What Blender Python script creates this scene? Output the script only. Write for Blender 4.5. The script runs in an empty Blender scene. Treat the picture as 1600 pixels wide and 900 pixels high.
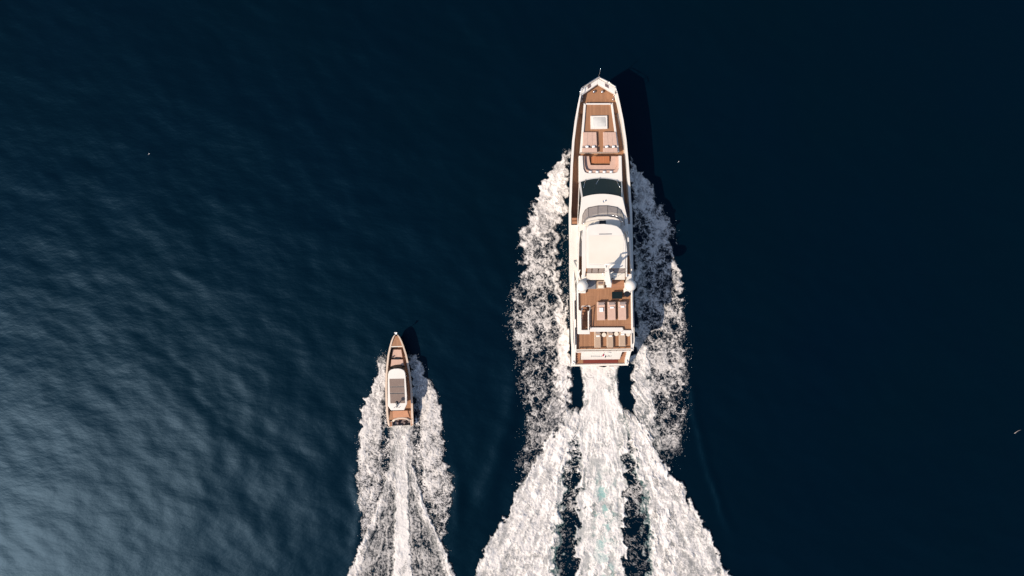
import bpy, bmesh, math, random
import numpy as np
from mathutils import Vector, Matrix

# ------------------------------------------------------------------ camera, sky, sun, exposure
sc = bpy.context.scene
col = sc.collection
H = 90.0          # drone height above the water (m)
PPM = 12.0        # photo pixels per metre at the waterline (1600 px wide frame)
cam_d = bpy.data.cameras.new('drone_camera')
cam = bpy.data.objects.new('drone_camera', cam_d); col.objects.link(cam)
cam.location = (0, 0, H); cam.rotation_euler = (0, 0, 0)
cam_d.sensor_width = 36.0
cam_d.lens = 36.0 * H / (1600.0 / PPM)
cam_d.clip_start = 1.0; cam_d.clip_end = 20000.0
sc.camera = cam

SUN_EL, SUN_AZ = math.radians(44.0), math.radians(240.0)    # azimuth clockwise from +Y
to_sun = Vector((math.sin(SUN_AZ)*math.cos(SUN_EL), math.cos(SUN_AZ)*math.cos(SUN_EL), math.sin(SUN_EL)))
world = bpy.data.worlds.new('World'); sc.world = world; world.use_nodes = True
wn = world.node_tree.nodes; wl = world.node_tree.links
sky = wn.new('ShaderNodeTexSky'); sky.sky_type = 'NISHITA'; sky.sun_disc = False
sky.sun_elevation = SUN_EL; sky.sun_rotation = SUN_AZ
bg = wn['Background']; bg.inputs['Strength'].default_value = 0.125
wl.new(sky.outputs['Color'], bg.inputs['Color'])
sun_d = bpy.data.lights.new('sun', 'SUN'); sun_d.energy = 4.2; sun_d.angle = math.radians(0.5)
sun_d.color = (1.0, 0.885, 0.75)
sun = bpy.data.objects.new('sun', sun_d); col.objects.link(sun)
sun.location = to_sun * 200
sun.rotation_euler = (-to_sun).to_track_quat('-Z', 'Y').to_euler()
sc.view_settings.view_transform = 'Standard'; sc.view_settings.look = 'None'
sc.view_settings.exposure = 0.30; sc.view_settings.gamma = 1.0
sc.view_settings.use_curve_mapping = False
sc.render.engine = 'CYCLES'

# ------------------------------------------------------------------ materials
MATS = {}
def principled(name, base, rough=0.5, metal=0.0, spec=0.5, coat=0.0, alpha=1.0):
    m = bpy.data.materials.new(name); m.use_nodes = True
    b = m.node_tree.nodes['Principled BSDF']
    b.inputs['Base Color'].default_value = (*base, 1)
    b.inputs['Roughness'].default_value = rough
    b.inputs['Metallic'].default_value = metal
    b.inputs['Specular IOR Level'].default_value = spec
    b.inputs['Coat Weight'].default_value = coat
    b.inputs['Alpha'].default_value = alpha
    MATS[name] = m
    return m, m.node_tree.nodes, m.node_tree.links, b

def mottled(name, c1, c2, scale, rough=0.5, stretch=(1, 1, 1), bump=0.0, spec=0.5, coat=0.0, detail=5, metal=0.0):
    m, n, l, b = principled(name, c1, rough, metal, spec, coat)
    tc = n.new('ShaderNodeTexCoord'); mp = n.new('ShaderNodeMapping'); mp.inputs['Scale'].default_value = stretch
    ns = n.new('ShaderNodeTexNoise'); ns.inputs['Scale'].default_value = scale; ns.inputs['Detail'].default_value = detail
    mx = n.new('ShaderNodeMix'); mx.data_type = 'RGBA'
    mx.inputs[6].default_value = (*c1, 1); mx.inputs[7].default_value = (*c2, 1)
    rp = n.new('ShaderNodeMapRange'); rp.inputs[1].default_value = 0.3; rp.inputs[2].default_value = 0.7
    l.new(tc.outputs['Object'], mp.inputs['Vector']); l.new(mp.outputs[0], ns.inputs['Vector'])
    l.new(ns.outputs['Fac'], rp.inputs[0]); l.new(rp.outputs[0], mx.inputs[0]); l.new(mx.outputs[2], b.inputs['Base Color'])
    if bump:
        bp = n.new('ShaderNodeBump'); bp.inputs['Strength'].default_value = bump; bp.inputs['Distance'].default_value = 0.02
        l.new(ns.outputs['Fac'], bp.inputs['Height']); l.new(bp.outputs[0], b.inputs['Normal'])
    return m

def teak(name, c1, c2, dark, pitch=0.14, axis='X'):
    """planked teak: a tone for each plank, grain along it and a dark caulking seam"""
    m, n, l, b = principled(name, c1, 0.62, 0, 0.35)
    tc = n.new('ShaderNodeTexCoord'); sp = n.new('ShaderNodeSeparateXYZ'); l.new(tc.outputs['Object'], sp.inputs[0])
    dv = n.new('ShaderNodeMath'); dv.operation = 'DIVIDE'; dv.inputs[1].default_value = pitch; l.new(sp.outputs[axis], dv.inputs[0])
    fl = n.new('ShaderNodeMath'); fl.operation = 'FLOOR'; l.new(dv.outputs[0], fl.inputs[0])
    fr = n.new('ShaderNodeMath'); fr.operation = 'FRACT'; l.new(dv.outputs[0], fr.inputs[0])
    other = 'Y' if axis == 'X' else 'X'
    seg = n.new('ShaderNodeMath'); seg.operation = 'MULTIPLY'; seg.inputs[1].default_value = 0.45; l.new(sp.outputs[other], seg.inputs[0])
    sgf = n.new('ShaderNodeMath'); sgf.operation = 'FLOOR'; l.new(seg.outputs[0], sgf.inputs[0])
    cb = n.new('ShaderNodeCombineXYZ'); l.new(fl.outputs[0], cb.inputs[0]); l.new(sgf.outputs[0], cb.inputs[1])
    wn_ = n.new('ShaderNodeTexWhiteNoise'); wn_.noise_dimensions = '2D'; l.new(cb.outputs[0], wn_.inputs['Vector'])
    mx = n.new('ShaderNodeMix'); mx.data_type = 'RGBA'; mx.inputs[6].default_value = (*c1, 1); mx.inputs[7].default_value = (*c2, 1)
    ns = n.new('ShaderNodeTexNoise'); ns.inputs['Scale'].default_value = 1.1; ns.inputs['Detail'].default_value = 6
    l.new(tc.outputs['Object'], ns.inputs['Vector'])
    av = n.new('ShaderNodeMath'); av.operation = 'MULTIPLY_ADD'; av.inputs[1].default_value = 0.55
    sb = n.new('ShaderNodeMath'); sb.operation = 'MULTIPLY'; sb.inputs[1].default_value = 0.45
    l.new(ns.outputs['Fac'], sb.inputs[0]); l.new(wn_.outputs['Value'], av.inputs[0]); l.new(sb.outputs[0], av.inputs[2])
    l.new(av.outputs[0], mx.inputs[0])
    lt = n.new('ShaderNodeMath'); lt.operation = 'LESS_THAN'; lt.inputs[1].default_value = 0.13; l.new(fr.outputs[0], lt.inputs[0])
    m2 = n.new('ShaderNodeMix'); m2.data_type = 'RGBA'; m2.inputs[7].default_value = (*dark, 1)
    l.new(lt.outputs[0], m2.inputs[0]); l.new(mx.outputs[2], m2.inputs[6]); l.new(m2.outputs[2], b.inputs['Base Color'])
    return m

WHITE = mottled('white_gelcoat', (0.735, 0.675, 0.605), (0.68, 0.62, 0.555), 0.7, 0.4, coat=0.08, spec=0.35)
BEIGE = mottled('peach_beige_gelcoat', (0.60, 0.46, 0.355), (0.54, 0.41, 0.31), 0.9, 0.35, coat=0.2)
WHITE2 = mottled('cream_gelcoat', (0.74, 0.66, 0.55), (0.66, 0.58, 0.48), 0.9, 0.35, coat=0.2)
TEAK = teak('teak_deck', (0.25, 0.120, 0.060), (0.40, 0.200, 0.102), (0.15, 0.075, 0.045))
TEAKX = teak('teak_crosswise', (0.28, 0.13, 0.07), (0.40, 0.19, 0.105), (0.15, 0.07, 0.04), axis='Y')
TABLEW = teak('varnished_table_wood', (0.40, 0.135, 0.05), (0.46, 0.165, 0.065), (0.30, 0.10, 0.035), 0.3)
CUSH = mottled('rose_beige_canvas', (0.56, 0.37, 0.285), (0.50, 0.325, 0.25), 3.0, 0.9, bump=0.15)
TAUPE = mottled('taupe_canvas', (0.44, 0.315, 0.225), (0.385, 0.275, 0.195), 4.0, 0.9, bump=0.15)
BROWNP = mottled('brown_grey_fabric', (0.215, 0.155, 0.125), (0.185, 0.13, 0.105), 3.0, 0.85, bump=0.1)
TOWEL = mottled('white_cotton', (0.82, 0.80, 0.78), (0.74, 0.72, 0.70), 9.0, 0.95, bump=0.3)
GREYC = mottled('grey_cushion', (0.30, 0.24, 0.22), (0.24, 0.19, 0.17), 5.0, 0.9)
GREY = mottled('grey_stone_counter', (0.20, 0.20, 0.215), (0.15, 0.15, 0.16), 4.0, 0.5)
GREYD = mottled('dark_grey_hatch', (0.17, 0.12, 0.115), (0.12, 0.085, 0.08), 4.0, 0.5)
BLACK = mottled('black_lacquer', (0.010, 0.010, 0.012), (0.018, 0.018, 0.020), 3.0, 0.25)
DGLASS = mottled('dark_tinted_glass', (0.006, 0.012, 0.013), (0.010, 0.018, 0.018), 0.5, 0.08, spec=0.22)
MAHOG = mottled('dark_red_mahogany', (0.13, 0.025, 0.015), (0.17, 0.035, 0.02), 1.0, 0.35, stretch=(0.4, 3, 3))
STEEL = mottled('polished_steel', (0.62, 0.62, 0.63), (0.55, 0.55, 0.56), 2.0, 0.22, metal=1.0)
RED = mottled('red_bunting', (0.42, 0.012, 0.035), (0.33, 0.01, 0.03), 4.0, 0.8)
NAVYB = mottled('navy_bunting', (0.012, 0.012, 0.03), (0.02, 0.02, 0.04), 4.0, 0.8)
LETTER = mottled('grey_lettering', (0.16, 0.17, 0.18), (0.20, 0.21, 0.22), 4.0, 0.4)
DHULL = mottled('dark_hull_paint', (0.035, 0.030, 0.030), (0.05, 0.042, 0.04), 0.8, 0.25, coat=0.4)
BRONZEG = principled('bronze_tinted_screen', (0.36, 0.29, 0.25), 0.08, 0, 0.5, 0.0, 0.72)[0]
STRAW = mottled('bleached_wood', (0.36, 0.31, 0.28), (0.26, 0.22, 0.20), 8.0, 0.9)

# sea water
m = bpy.data.materials.new('sea_water'); m.use_nodes = True; SEA = m
n = m.node_tree.nodes; l = m.node_tree.links; n.remove(n['Principled BSDF'])
def sea_surface(n, l):
    """deep water: dark blue body colour under a wind-roughened (Gaussian slope) reflecting surface"""
    tc = n.new('ShaderNodeTexCoord')
    mp = n.new('ShaderNodeMapping'); mp.inputs['Rotation'].default_value = (0, 0, math.radians(27)); mp.inputs['Scale'].default_value = (0.6, 1.1, 1)
    l.new(tc.outputs['Object'], mp.inputs['Vector'])
    n1 = n.new('ShaderNodeTexNoise'); n1.inputs['Scale'].default_value = 0.8; n1.inputs['Detail'].default_value = 6; n1.inputs['Roughness'].default_value = 0.58
    l.new(mp.outputs[0], n1.inputs['Vector'])
    bp = n.new('ShaderNodeBump'); bp.inputs['Strength'].default_value = 0.34; bp.inputs['Distance'].default_value = 0.16
    l.new(n1.outputs['Fac'], bp.inputs['Height'])
    # water that runs bluer and greener in large drifting patches
    n2 = n.new('ShaderNodeTexNoise'); n2.inputs['Scale'].default_value = 0.035; n2.inputs['Detail'].default_value = 4
    l.new(tc.outputs['Object'], n2.inputs['Vector'])
    mx = n.new('ShaderNodeMix'); mx.data_type = 'RGBA'
    mx.inputs[6].default_value = (0.0001, 0.0046, 0.0076, 1); mx.inputs[7].default_value = (0.0001, 0.0037, 0.0097, 1)
    l.new(n2.outputs['Fac'], mx.inputs[0])
    df = n.new('ShaderNodeBsdfDiffuse'); l.new(mx.outputs[2], df.inputs['Color'])
    # wavelets too small to see come in two steepnesses: long flat ones and short steep ones
    def lobe(rough, colr):
        g_ = n.new('ShaderNodeBsdfAnisotropic'); g_.distribution = 'BECKMANN'; g_.inputs['Roughness'].default_value = rough
        g_.inputs['Color'].default_value = (*colr, 1); l.new(bp.outputs[0], g_.inputs['Normal']); return g_
    gl = n.new('ShaderNodeAddShader')
    l.new(lobe(0.37, (0.17, 0.225, 0.29)).outputs[0], gl.inputs[0]); l.new(lobe(0.47, (0.02, 0.15, 0.30)).outputs[0], gl.inputs[1])
    fr = n.new('ShaderNodeFresnel'); fr.inputs['IOR'].default_value = 1.333; l.new(bp.outputs[0], fr.inputs['Normal'])
    ms = n.new('ShaderNodeMixShader'); l.new(fr.outputs[0], ms.inputs[0]); l.new(df.outputs[0], ms.inputs[1]); l.new(gl.outputs[0], ms.inputs[2])
    return ms
l.new(sea_surface(n, l).outputs[0], n['Material Output'].inputs['Surface'])

# foam on water: coverage and aeration are stored on the wake mesh
def foam_material(name):
    m, n, l, b = principled(name, (0.8, 0.78, 0.76), 0.85, 0, 0.3)
    a1 = n.new('ShaderNodeAttribute'); a1.attribute_name = 'foam'
    a2 = n.new('ShaderNodeAttribute'); a2.attribute_name = 'aerated'
    tc = n.new('ShaderNodeTexCoord')
    ns = n.new('ShaderNodeTexNoise'); ns.inputs['Scale'].default_value = 9.0; ns.inputs['Detail'].default_value = 4
    l.new(tc.outputs['Object'], ns.inputs['Vector'])
    bub = n.new('ShaderNodeMix'); bub.data_type = 'RGBA'
    bub.inputs[6].default_value = (0.58, 0.525, 0.485, 1); bub.inputs[7].default_value = (0.82, 0.765, 0.715, 1)
    l.new(ns.outputs['Fac'], bub.inputs[0])
    wet = n.new('ShaderNodeMix'); wet.data_type = 'RGBA'
    wet.inputs[6].default_value = (0.003, 0.008, 0.014, 1); wet.inputs[7].default_value = (0.10, 0.30, 0.27, 1)
    l.new(a2.outputs['Fac'], wet.inputs[0])
    mx = n.new('ShaderNodeMix'); mx.data_type = 'RGBA'
    l.new(a1.outputs['Fac'], mx.inputs[0]); l.new(wet.outputs[2], mx.inputs[6]); l.new(bub.outputs[2], mx.inputs[7])
    l.new(mx.outputs[2], b.inputs['Base Color'])
    rr = n.new('ShaderNodeMapRange'); rr.inputs[3].default_value = 0.4; rr.inputs[4].default_value = 0.9
    l.new(a1.outputs['Fac'], rr.inputs[0]); l.new(rr.outputs[0], b.inputs['Roughness'])
    bp = n.new('ShaderNodeBump'); bp.inputs['Strength'].default_value = 0.3; bp.inputs['Distance'].default_value = 0.05
    l.new(ns.outputs['Fac'], bp.inputs['Height']); l.new(bp.outputs[0], b.inputs['Normal'])
    return m
FOAM = foam_material('sea_foam')

# ------------------------------------------------------------------ helpers
def tag(o, label=None, cat=None, group=None, kind=None):
    if label: o['label'] = label
    if cat: o['category'] = cat
    if group: o['group'] = group
    if kind: o['kind'] = kind
    return o

def link(name, me, mat, parent=None, smooth=False):
    o = bpy.data.objects.new(name, me); col.objects.link(o)
    if mat and not me.materials: me.materials.append(mat)
    if parent: o.parent = parent
    if smooth:
        me.polygons.foreach_set('use_smooth', [True]*len(me.polygons))
    return o

def empty(name, loc, rz=0.0):
    o = bpy.data.objects.new(name, None); o.empty_display_size = 0.3
    o.location = loc; o.rotation_euler = (0, 0, rz); col.objects.link(o)
    return o

def from_bm(name, bm, mat, parent, smooth=False):
    bmesh.ops.recalc_face_normals(bm, faces=bm.faces[:])
    me = bpy.data.meshes.new(name); bm.to_mesh(me); bm.free()
    return link(name, me, mat, parent, smooth)

def add_prism(bm, poly, z0, z1, bev=0.0, top=None, seg=1):
    """prism over an outline; top: z of each top vertex or None for z1"""
    n_ = len(poly)
    vb = [bm.verts.new((p[0], p[1], z0)) for p in poly]
    vt = [bm.verts.new((p[0], p[1], z1 if top is None else top[i])) for i, p in enumerate(poly)]
    bm.faces.new(vb[::-1]); ft = bm.faces.new(vt)
    for i in range(n_):
        bm.faces.new((vb[i], vb[(i+1) % n_], vt[(i+1) % n_], vt[i]))
    if bev > 0:
        bmesh.ops.bevel(bm, geom=list(ft.edges), offset=bev, segments=seg, profile=0.6, affect='EDGES')

def prism(name, poly, z0, z1, mat, parent, bev=0.0, top=None, seg=1, smooth=False):
    bm = bmesh.new(); add_prism(bm, poly, z0, z1, bev, top, seg)
    return from_bm(name, bm, mat, parent, smooth)

def add_tube(bm, pts, r, n_=8, r2=None):
    pts = [Vector(p) for p in pts]; rings = []
    for i, p in enumerate(pts):
        d = (pts[min(i+1, len(pts)-1)] - pts[max(i-1, 0)]).normalized()
        a = d.orthogonal().normalized(); c = d.cross(a)
        rr = r if r2 is None else r + (r2-r)*i/(len(pts)-1)
        rings.append([bm.verts.new(p + (a*math.cos(t)+c*math.sin(t))*rr) for t in [2*math.pi*k/n_ for k in range(n_)]])
    for A, B in zip(rings, rings[1:]):
        for k in range(n_): bm.faces.new((A[k], A[(k+1) % n_], B[(k+1) % n_], B[k]))
    bm.faces.new(rings[0][::-1]); bm.faces.new(rings[-1])

def tube(name, pts, r, mat, parent, n_=8, r2=None):
    bm = bmesh.new(); add_tube(bm, pts, r, n_, r2); return from_bm(name, bm, mat, parent, True)

def loft(name, rings, mat, parent, closed=False, caps=False, smooth=False):
    bm = bmesh.new(); R = [[bm.verts.new(p) for p in ring] for ring in rings]; k = len(R[0])
    for A, B in zip(R, R[1:]):
        for i in range(k if closed else k-1):
            j = (i+1) % k
            try: bm.faces.new((A[i], A[j], B[j], B[i]))
            except ValueError: pass
    if caps: bm.faces.new(R[0][::-1]); bm.faces.new(R[-1])
    bmesh.ops.remove_doubles(bm, verts=bm.verts[:], dist=1e-4)
    return from_bm(name, bm, mat, parent, smooth)

def rect(x0, y0, x1, y1): return [(x0, y0), (x1, y0), (x1, y1), (x0, y1)]

def rrect(x0, y0, x1, y1, r, k=4):
    out = []
    for cx, cy, a0 in ((x1-r, y1-r, 0), (x0+r, y1-r, 90), (x0+r, y0+r, 180), (x1-r, y0+r, 270)):
        for i in range(k+1):
            a = math.radians(a0 + 90*i/k); out.append((cx+r*math.cos(a), cy+r*math.sin(a)))
    return out

def disc(cx, cy, r, k=20): return [(cx+r*math.cos(2*math.pi*i/k), cy+r*math.sin(2*math.pi*i/k)) for i in range(k)]

def add_sphere(bm, c, r, sx=1, sy=1, sz=1, u=20, v=12):
    bmesh.ops.create_uvsphere(bm, u_segments=u, v_segments=v, radius=r, matrix=Matrix.Translation(c) @ Matrix.Diagonal((sx, sy, sz, 1)))

def interp(t, tab, k):
    xs = [r[0] for r in tab]; return float(np.interp(t, xs, [r[k] for r in tab]))

# a frame: where a boat lies on the water, and photo measurement -> its own coordinates at a known height
class Frame:
    def __init__(s, x, y, deg): s.x, s.y, s.a = x, y, math.radians(deg)
    def __call__(s, px, py, z):
        k = (H - z)/H/PPM
        dx, dy = (px-800)*k - s.x, (450-py)*k - s.y
        c, sn = math.cos(s.a), math.sin(s.a)
        return (dx*c + dy*sn, -dx*sn + dy*c)
    def poly(s, pts, z): return [s(px, py, z) for px, py in pts]
    def box(s, x0, y0, x1, y1, z):            # photo rectangle -> local rectangle (left, aft, right, fore)
        a = s((x0+x1)/2, y0, z); c = s((x0+x1)/2, y1, z); ym = (y0+y1)/2
        return (s(x0, ym, z)[0], c[1], s(x1, ym, z)[0], a[1])
    def world(s, u, v, z=0):
        c, sn = math.cos(s.a), math.sin(s.a)
        return Vector((s.x + u*c - v*sn, s.y + u*sn + v*c, z))
    def sym(s, rows, z):                      # rows (py, left px, right px) -> outline symmetric about the keel line
        L_, R_ = [], []
        for py, xl, xr in rows:
            a, c = s(xl, py, z), s(xr, py, z); hw = (c[0]-a[0])/2; v = (a[1]+c[1])/2
            L_.append((-hw, v)); R_.append((hw, v))
        return R_[::-1] + L_

# ------------------------------------------------------------------ noise (numpy)
rng = np.random.default_rng(7)
PERM = rng.permutation(4096); GANG = rng.random(4096)*2*np.pi
GX, GY = np.cos(GANG), np.sin(GANG)
PX, PY = rng.random(4096), rng.random(4096)
def _h(ix, iy, seed): return PERM[(PERM[(ix + seed*131) & 4095] + iy) & 4095]
def perlin(x, y, seed=0):
    ix = np.floor(x).astype(np.int64); iy = np.floor(y).astype(np.int64); fx = x-ix; fy = y-iy
    u = fx*fx*fx*(fx*(fx*6-15)+10); v = fy*fy*fy*(fy*(fy*6-15)+10)
    def g(a, c):
        h = _h(ix+a, iy+c, seed); return GX[h]*(fx-a) + GY[h]*(fy-c)
    a = g(0, 0); b_ = g(1, 0); c = g(0, 1); d = g(1, 1)
    return ((a*(1-u)+b_*u)*(1-v) + (c*(1-u)+d*u)*v)*1.5
def fbm(x, y, seed=0, o=4, gain=0.5):
    s = 0; amp = 1; tot = 0
    for k in range(o):
        s = s + amp*perlin(x*2**k, y*2**k, seed+k*7); tot += amp; amp *= gain
    return s/tot
def worley(x, y, seed=0):
    ix = np.floor(x).astype(np.int64); iy = np.floor(y).astype(np.int64)
    f1 = np.full(x.shape, 9.0); f2 = np.full(x.shape, 9.0)
    for a in (-1, 0, 1):
        for c in (-1, 0, 1):
            h = _h(ix+a, iy+c, seed)
            d = (ix+a+PX[h]-x)**2 + (iy+c+PY[h]-y)**2
            f2 = np.minimum(f2, np.maximum(f1, d)); f1 = np.minimum(f1, d)
    return np.sqrt(f1), np.sqrt(f2)
def sstep(a, b_, x):
    t = np.clip((x-a)/(b_-a), 0, 1); return t*t*(3-2*t)
def equalize(v, w=None):
    s = np.sort(v.ravel()[::17]); return np.interp(v, s, np.linspace(0, 1, len(s)))

# ------------------------------------------------------------------ the sea
def seg_dist(x, y, pts):
    best = np.full(x.shape, 1e9); side = np.zeros(x.shape)
    for (x0, y0), (x1, y1) in zip(pts, pts[1:]):
        dx, dy = x1-x0, y1-y0; t = np.clip(((x-x0)*dx+(y-y0)*dy)/(dx*dx+dy*dy), 0, 1)
        ex, ey = x-(x0+t*dx), y-(y0+t*dy); d = np.hypot(ex, ey); c = (dx*ey - dy*ex)
        m_ = d < best; best = np.where(m_, d, best); side = np.where(m_, np.sign(c)*d, side)
    return side
def W2(p): return [((x-800)/PPM, (450-y)/PPM) for x, y in p]
RIDGES = [  # crest lines of the yacht's spreading wash (photo px), height, width, taper
    (W2([(1072, 560), (1084, 630), (1095, 685), (1108, 730), (1122, 775), (1135, 815), (1152, 850)]), 0.15, 0.55),
    (W2([(812, 520), (806, 590), (800, 640), (788, 690), (772, 725), (760, 770), (745, 830)]), 0.13, 1.3),
    (W2([(545, 900), (556, 850), (566, 800), (555, 740), (553, 700)]), 0.10, 0.8),
    (W2([(714, 850), (716, 800), (718, 745), (704, 700)]), 0.10, 0.8),
]
def sea_height(x, y):
    a = math.radians(-27); e = x*math.cos(a)+y*math.sin(a); p = -x*math.sin(a)+y*math.cos(a)
    w = 0.5*fbm(x/26, y/19, 3, 3)
    z = 0.15*perlin(e/11+w, p/7.5, 1) + 0.07*perlin(e/6.5+w, p/4.2, 6) + 0.046*perlin(e/3.2+w, p/1.9+w, 2) + 0.018*perlin(e/1.7, p/1.0+2*w, 4)
    a2 = math.radians(-62); e2 = x*math.cos(a2)+y*math.sin(a2); p2 = -x*math.sin(a2)+y*math.cos(a2)
    z = z + 0.036*perlin(e2/3.4, p2/2.2, 5)
    calm = 0.55 + 0.45*np.clip(0.5+0.9*fbm(x/34, y/34, 9, 3), 0, 1)
    z = z*calm
    for pts, hgt, wid in RIDGES:
        d = seg_dist(x, y, pts) + 0.35*fbm(x/3.0, y/3.0, 21, 2)
        ends = np.minimum(sstep(0, 6, np.hypot(x-pts[0][0], y-pts[0][1])), sstep(0, 6, np.hypot(x-pts[-1][0], y-pts[-1][1])))
        z = z + hgt*ends*np.exp(-(d/wid)**2)
    far = np.maximum(np.abs(x)-95, np.abs(y)-65)
    return z*np.clip(1-far/40, 0, 1)

def axis(lim, step, far):
    c = np.arange(-lim, lim+step/2, step); o = [lim]; s = step
    while o[-1] < far: s *= 1.35; o.append(o[-1]+s)
    o = np.array(o[1:]); return np.concatenate([-o[::-1], c, o])
def grid_mesh(name, X, Y, Z, keep=None):
    ny, nx = X.shape
    idx = np.arange(nx*ny).reshape(ny, nx)
    q = np.stack([idx[:-1, :-1], idx[:-1, 1:], idx[1:, 1:], idx[1:, :-1]], -1).reshape(-1, 4)
    co = np.stack([X, Y, Z], -1).reshape(-1, 3)
    if keep is not None:
        q = q[keep.reshape(-1)]; used = np.unique(q); mp = np.full(nx*ny, -1); mp[used] = np.arange(len(used)); q = mp[q]; co = co[used]
    else: used = np.arange(nx*ny)
    me = bpy.data.meshes.new(name)
    me.vertices.add(len(co)); me.vertices.foreach_set('co', co.astype(np.float32).ravel())
    me.loops.add(len(q)*4); me.loops.foreach_set('vertex_index', q.astype(np.int32).ravel())
    me.polygons.add(len(q)); me.polygons.foreach_set('loop_start', np.arange(0, len(q)*4, 4, dtype=np.int32))
    me.polygons.foreach_set('use_smooth', np.ones(len(q), dtype=bool))
    me.update(calc_edges=True)
    return me, used
ax_, ay_ = axis(88, 0.30, 6000), axis(56, 0.30, 6000)
X, Y = np.meshgrid(ax_, ay_)
me, _ = grid_mesh('sea', X, Y, sea_height(X, Y))
tag(link('sea', me, SEA), 'dark navy open sea with small ripples', 'sea', kind='structure')

# ------------------------------------------------------------------ the motor yacht
YF = Frame(11.3, -9.8, 1.0)
yacht = empty('motor_yacht', (YF.x, YF.y, 0), YF.a)
tag(yacht, 'large white motor yacht with teak decks and two radar domes under way', 'yacht')
STA = [  # v, half beam at sheer, sheer height, bulwark thickness
    (0.0, 3.68, 1.25, .50), (0.9, 3.72, 1.9, .52), (2.2, 3.80, 3.3, .52), (3.4, 3.88, 4.2, .45), (6, 3.93, 4.3, .34), (12, 3.96, 4.3, .30),
    (17.5, 3.95, 4.3, .30), (19.4, 3.93, 4.3, .30), (20.6, 3.84, 4.3, .30), (22.5, 3.76, 4.32, .30), (25.2, 3.60, 4.38, .29), (28.1, 3.36, 4.48, .28), (30.5, 3.02, 4.58, .26),
    (32.6, 2.60, 4.70, .22), (34.0, 2.28, 4.80, .16), (34.55, 2.12, 4.84, .14), (34.9, 1.55, 4.87, .14), (35.35, 0.85, 4.90, .14), (35.85, 0.02, 4.92, .02)]
def section(v, hw, zs):
    t = v/35.85
    wl = hw*(0.93 - 0.55*max(0, t-0.45)/0.55); chine = wl*0.8
    rk = lambda z: v - 2.6*(max(0, t-0.55)/0.45)**2*(1-z/zs)
    zs_ = [(-1.1, 0.02), (-0.75, chine), (0.0, wl), (zs*0.45, wl+(hw-wl)*0.42), (zs*0.8, wl+(hw-wl)*0.82), (zs, hw)]
    return [(-h_, rk(z), z) for z, h_ in zs_[::-1]] + [(h_, rk(z), z) for z, h_ in zs_]
hull = loft('hull', [section(v, hw, zs) for v, hw, zs, t in STA], WHITE, yacht, smooth=False)
bm = bmesh.new()                                # transom closing plate
sec = section(*STA[0][:3]); bm.faces.new([bm.verts.new((p[0], p[1]+0.004, p[2])) for p in sec]); from_bm('stern_plate', bm, WHITE, hull)
def cap_ring(v, hw, zs, t):
    return [(-hw, v, zs), (-hw+0.02, v, zs+0.05), (-hw+t, v, zs+0.05), (-hw+t+0.02, v, zs-1.3 if v > 3 else max(0.6, zs-1.6))]
for sgn in (-1, 1):
    bulw = loft('bulwark_cap', [[(-p[0]*sgn, p[1]-0.0, p[2]) for p in cap_ring(*s)] for s in STA[:-3]], WHITE, hull)
def hw_at(v): return interp(v, STA, 1)
def inner(v): return interp(v, STA, 1) - interp(v, STA, 3) - 0.01

# long dark window slits in the hull sides
for sgn in (-1, 1):
    for v0, v1, za, zb in ((6.0, 11.5, 2.2, 3.0), (13.0, 17.5, 2.2, 3.0), (20.0, 23.0, 2.3, 2.9)):
        rows = []
        for v in np.linspace(v0, v1, 5):
            s = section(v, hw_at(v), interp(v, STA, 2)); s = s[:6][::-1]
            def side(z): return -float(np.interp(z, [p[2] for p in s], [-p[0] for p in s])) - 0.012
            rows.append([(-sgn*side(za)*1.0, v, za), (-sgn*side(zb), v, zb)])
        loft('hull_window', rows, DGLASS, hull)

# main deck, bow deck
def deck_outline(v0, v1, extra=0.0, k=14):
    vs = np.linspace(v0, v1, k); return [(inner(v)-extra, v) for v in vs] + [(-inner(v)+extra, v) for v in vs[::-1]]
prism('side_deck', deck_outline(2.9, 31.6), 3.10, 3.35, TEAK, yacht)
prism('bow_deck', [(inner(31.6), 31.605), (inner(33), 33), (1.95, 34.1), (1.0, 34.75), (0, 35.2), (-1.0, 34.75), (-1.95, 34.1), (-inner(33), 33), (-inner(31.6), 31.605)], 3.2, 3.85, TEAK, yacht)
# white bow apron in two wings with dark hatches
for sgn, ol, il in ((-1, [(907.5, 140), (935, 122.8)], [(934.3, 130.8), (909, 148.5)]), (1, [(935, 122.8), (961.8, 137.0)], [(961, 146.5), (934.3, 130.8)])):
    pl = YF.poly(ol+il, 4.75)
    wing = prism('bow_apron', pl, 4.2, 4.78, WHITE, yacht, bev=0.05)
    pl = YF.poly([(917.8, 133.8), (923.2, 130.4), (923.6, 135.8), (918.4, 139.0)] if sgn < 0 else [(945.2, 130.0), (951.0, 133.0), (951.2, 138.0), (945.4, 134.8)], 4.8)
    prism('mooring_hatch', pl, 4.7, 4.80, GREYD, wing)
# bow pulpit rail and jackstaff
zr = 5.55
rail = [YF(x, y, zr) for x, y in ((906.2, 146), (907.5, 138.6), (921, 129.0), (935.2, 120.0), (949, 126.8), (962.2, 134.8), (963.8, 143))]
pul = tube('pulpit_rail', [(*p, zr) for p in rail], 0.045, STEEL, yacht)
for p in rail: tube('stanchion', [(p[0]*0.985, p[1]-0.03, 4.75), (p[0], p[1], zr)], 0.03, STEEL, pul, 6)
p = YF(935.2, 121.0, 4.9)
tube('jackstaff', [(p[0], p[1], 4.9), (p[0]+0.03, p[1]+0.32, 6.0), (p[0]+0.05, p[1]+0.58, 6.6)], 0.035, STEEL, yacht, 6, 0.02)
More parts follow.
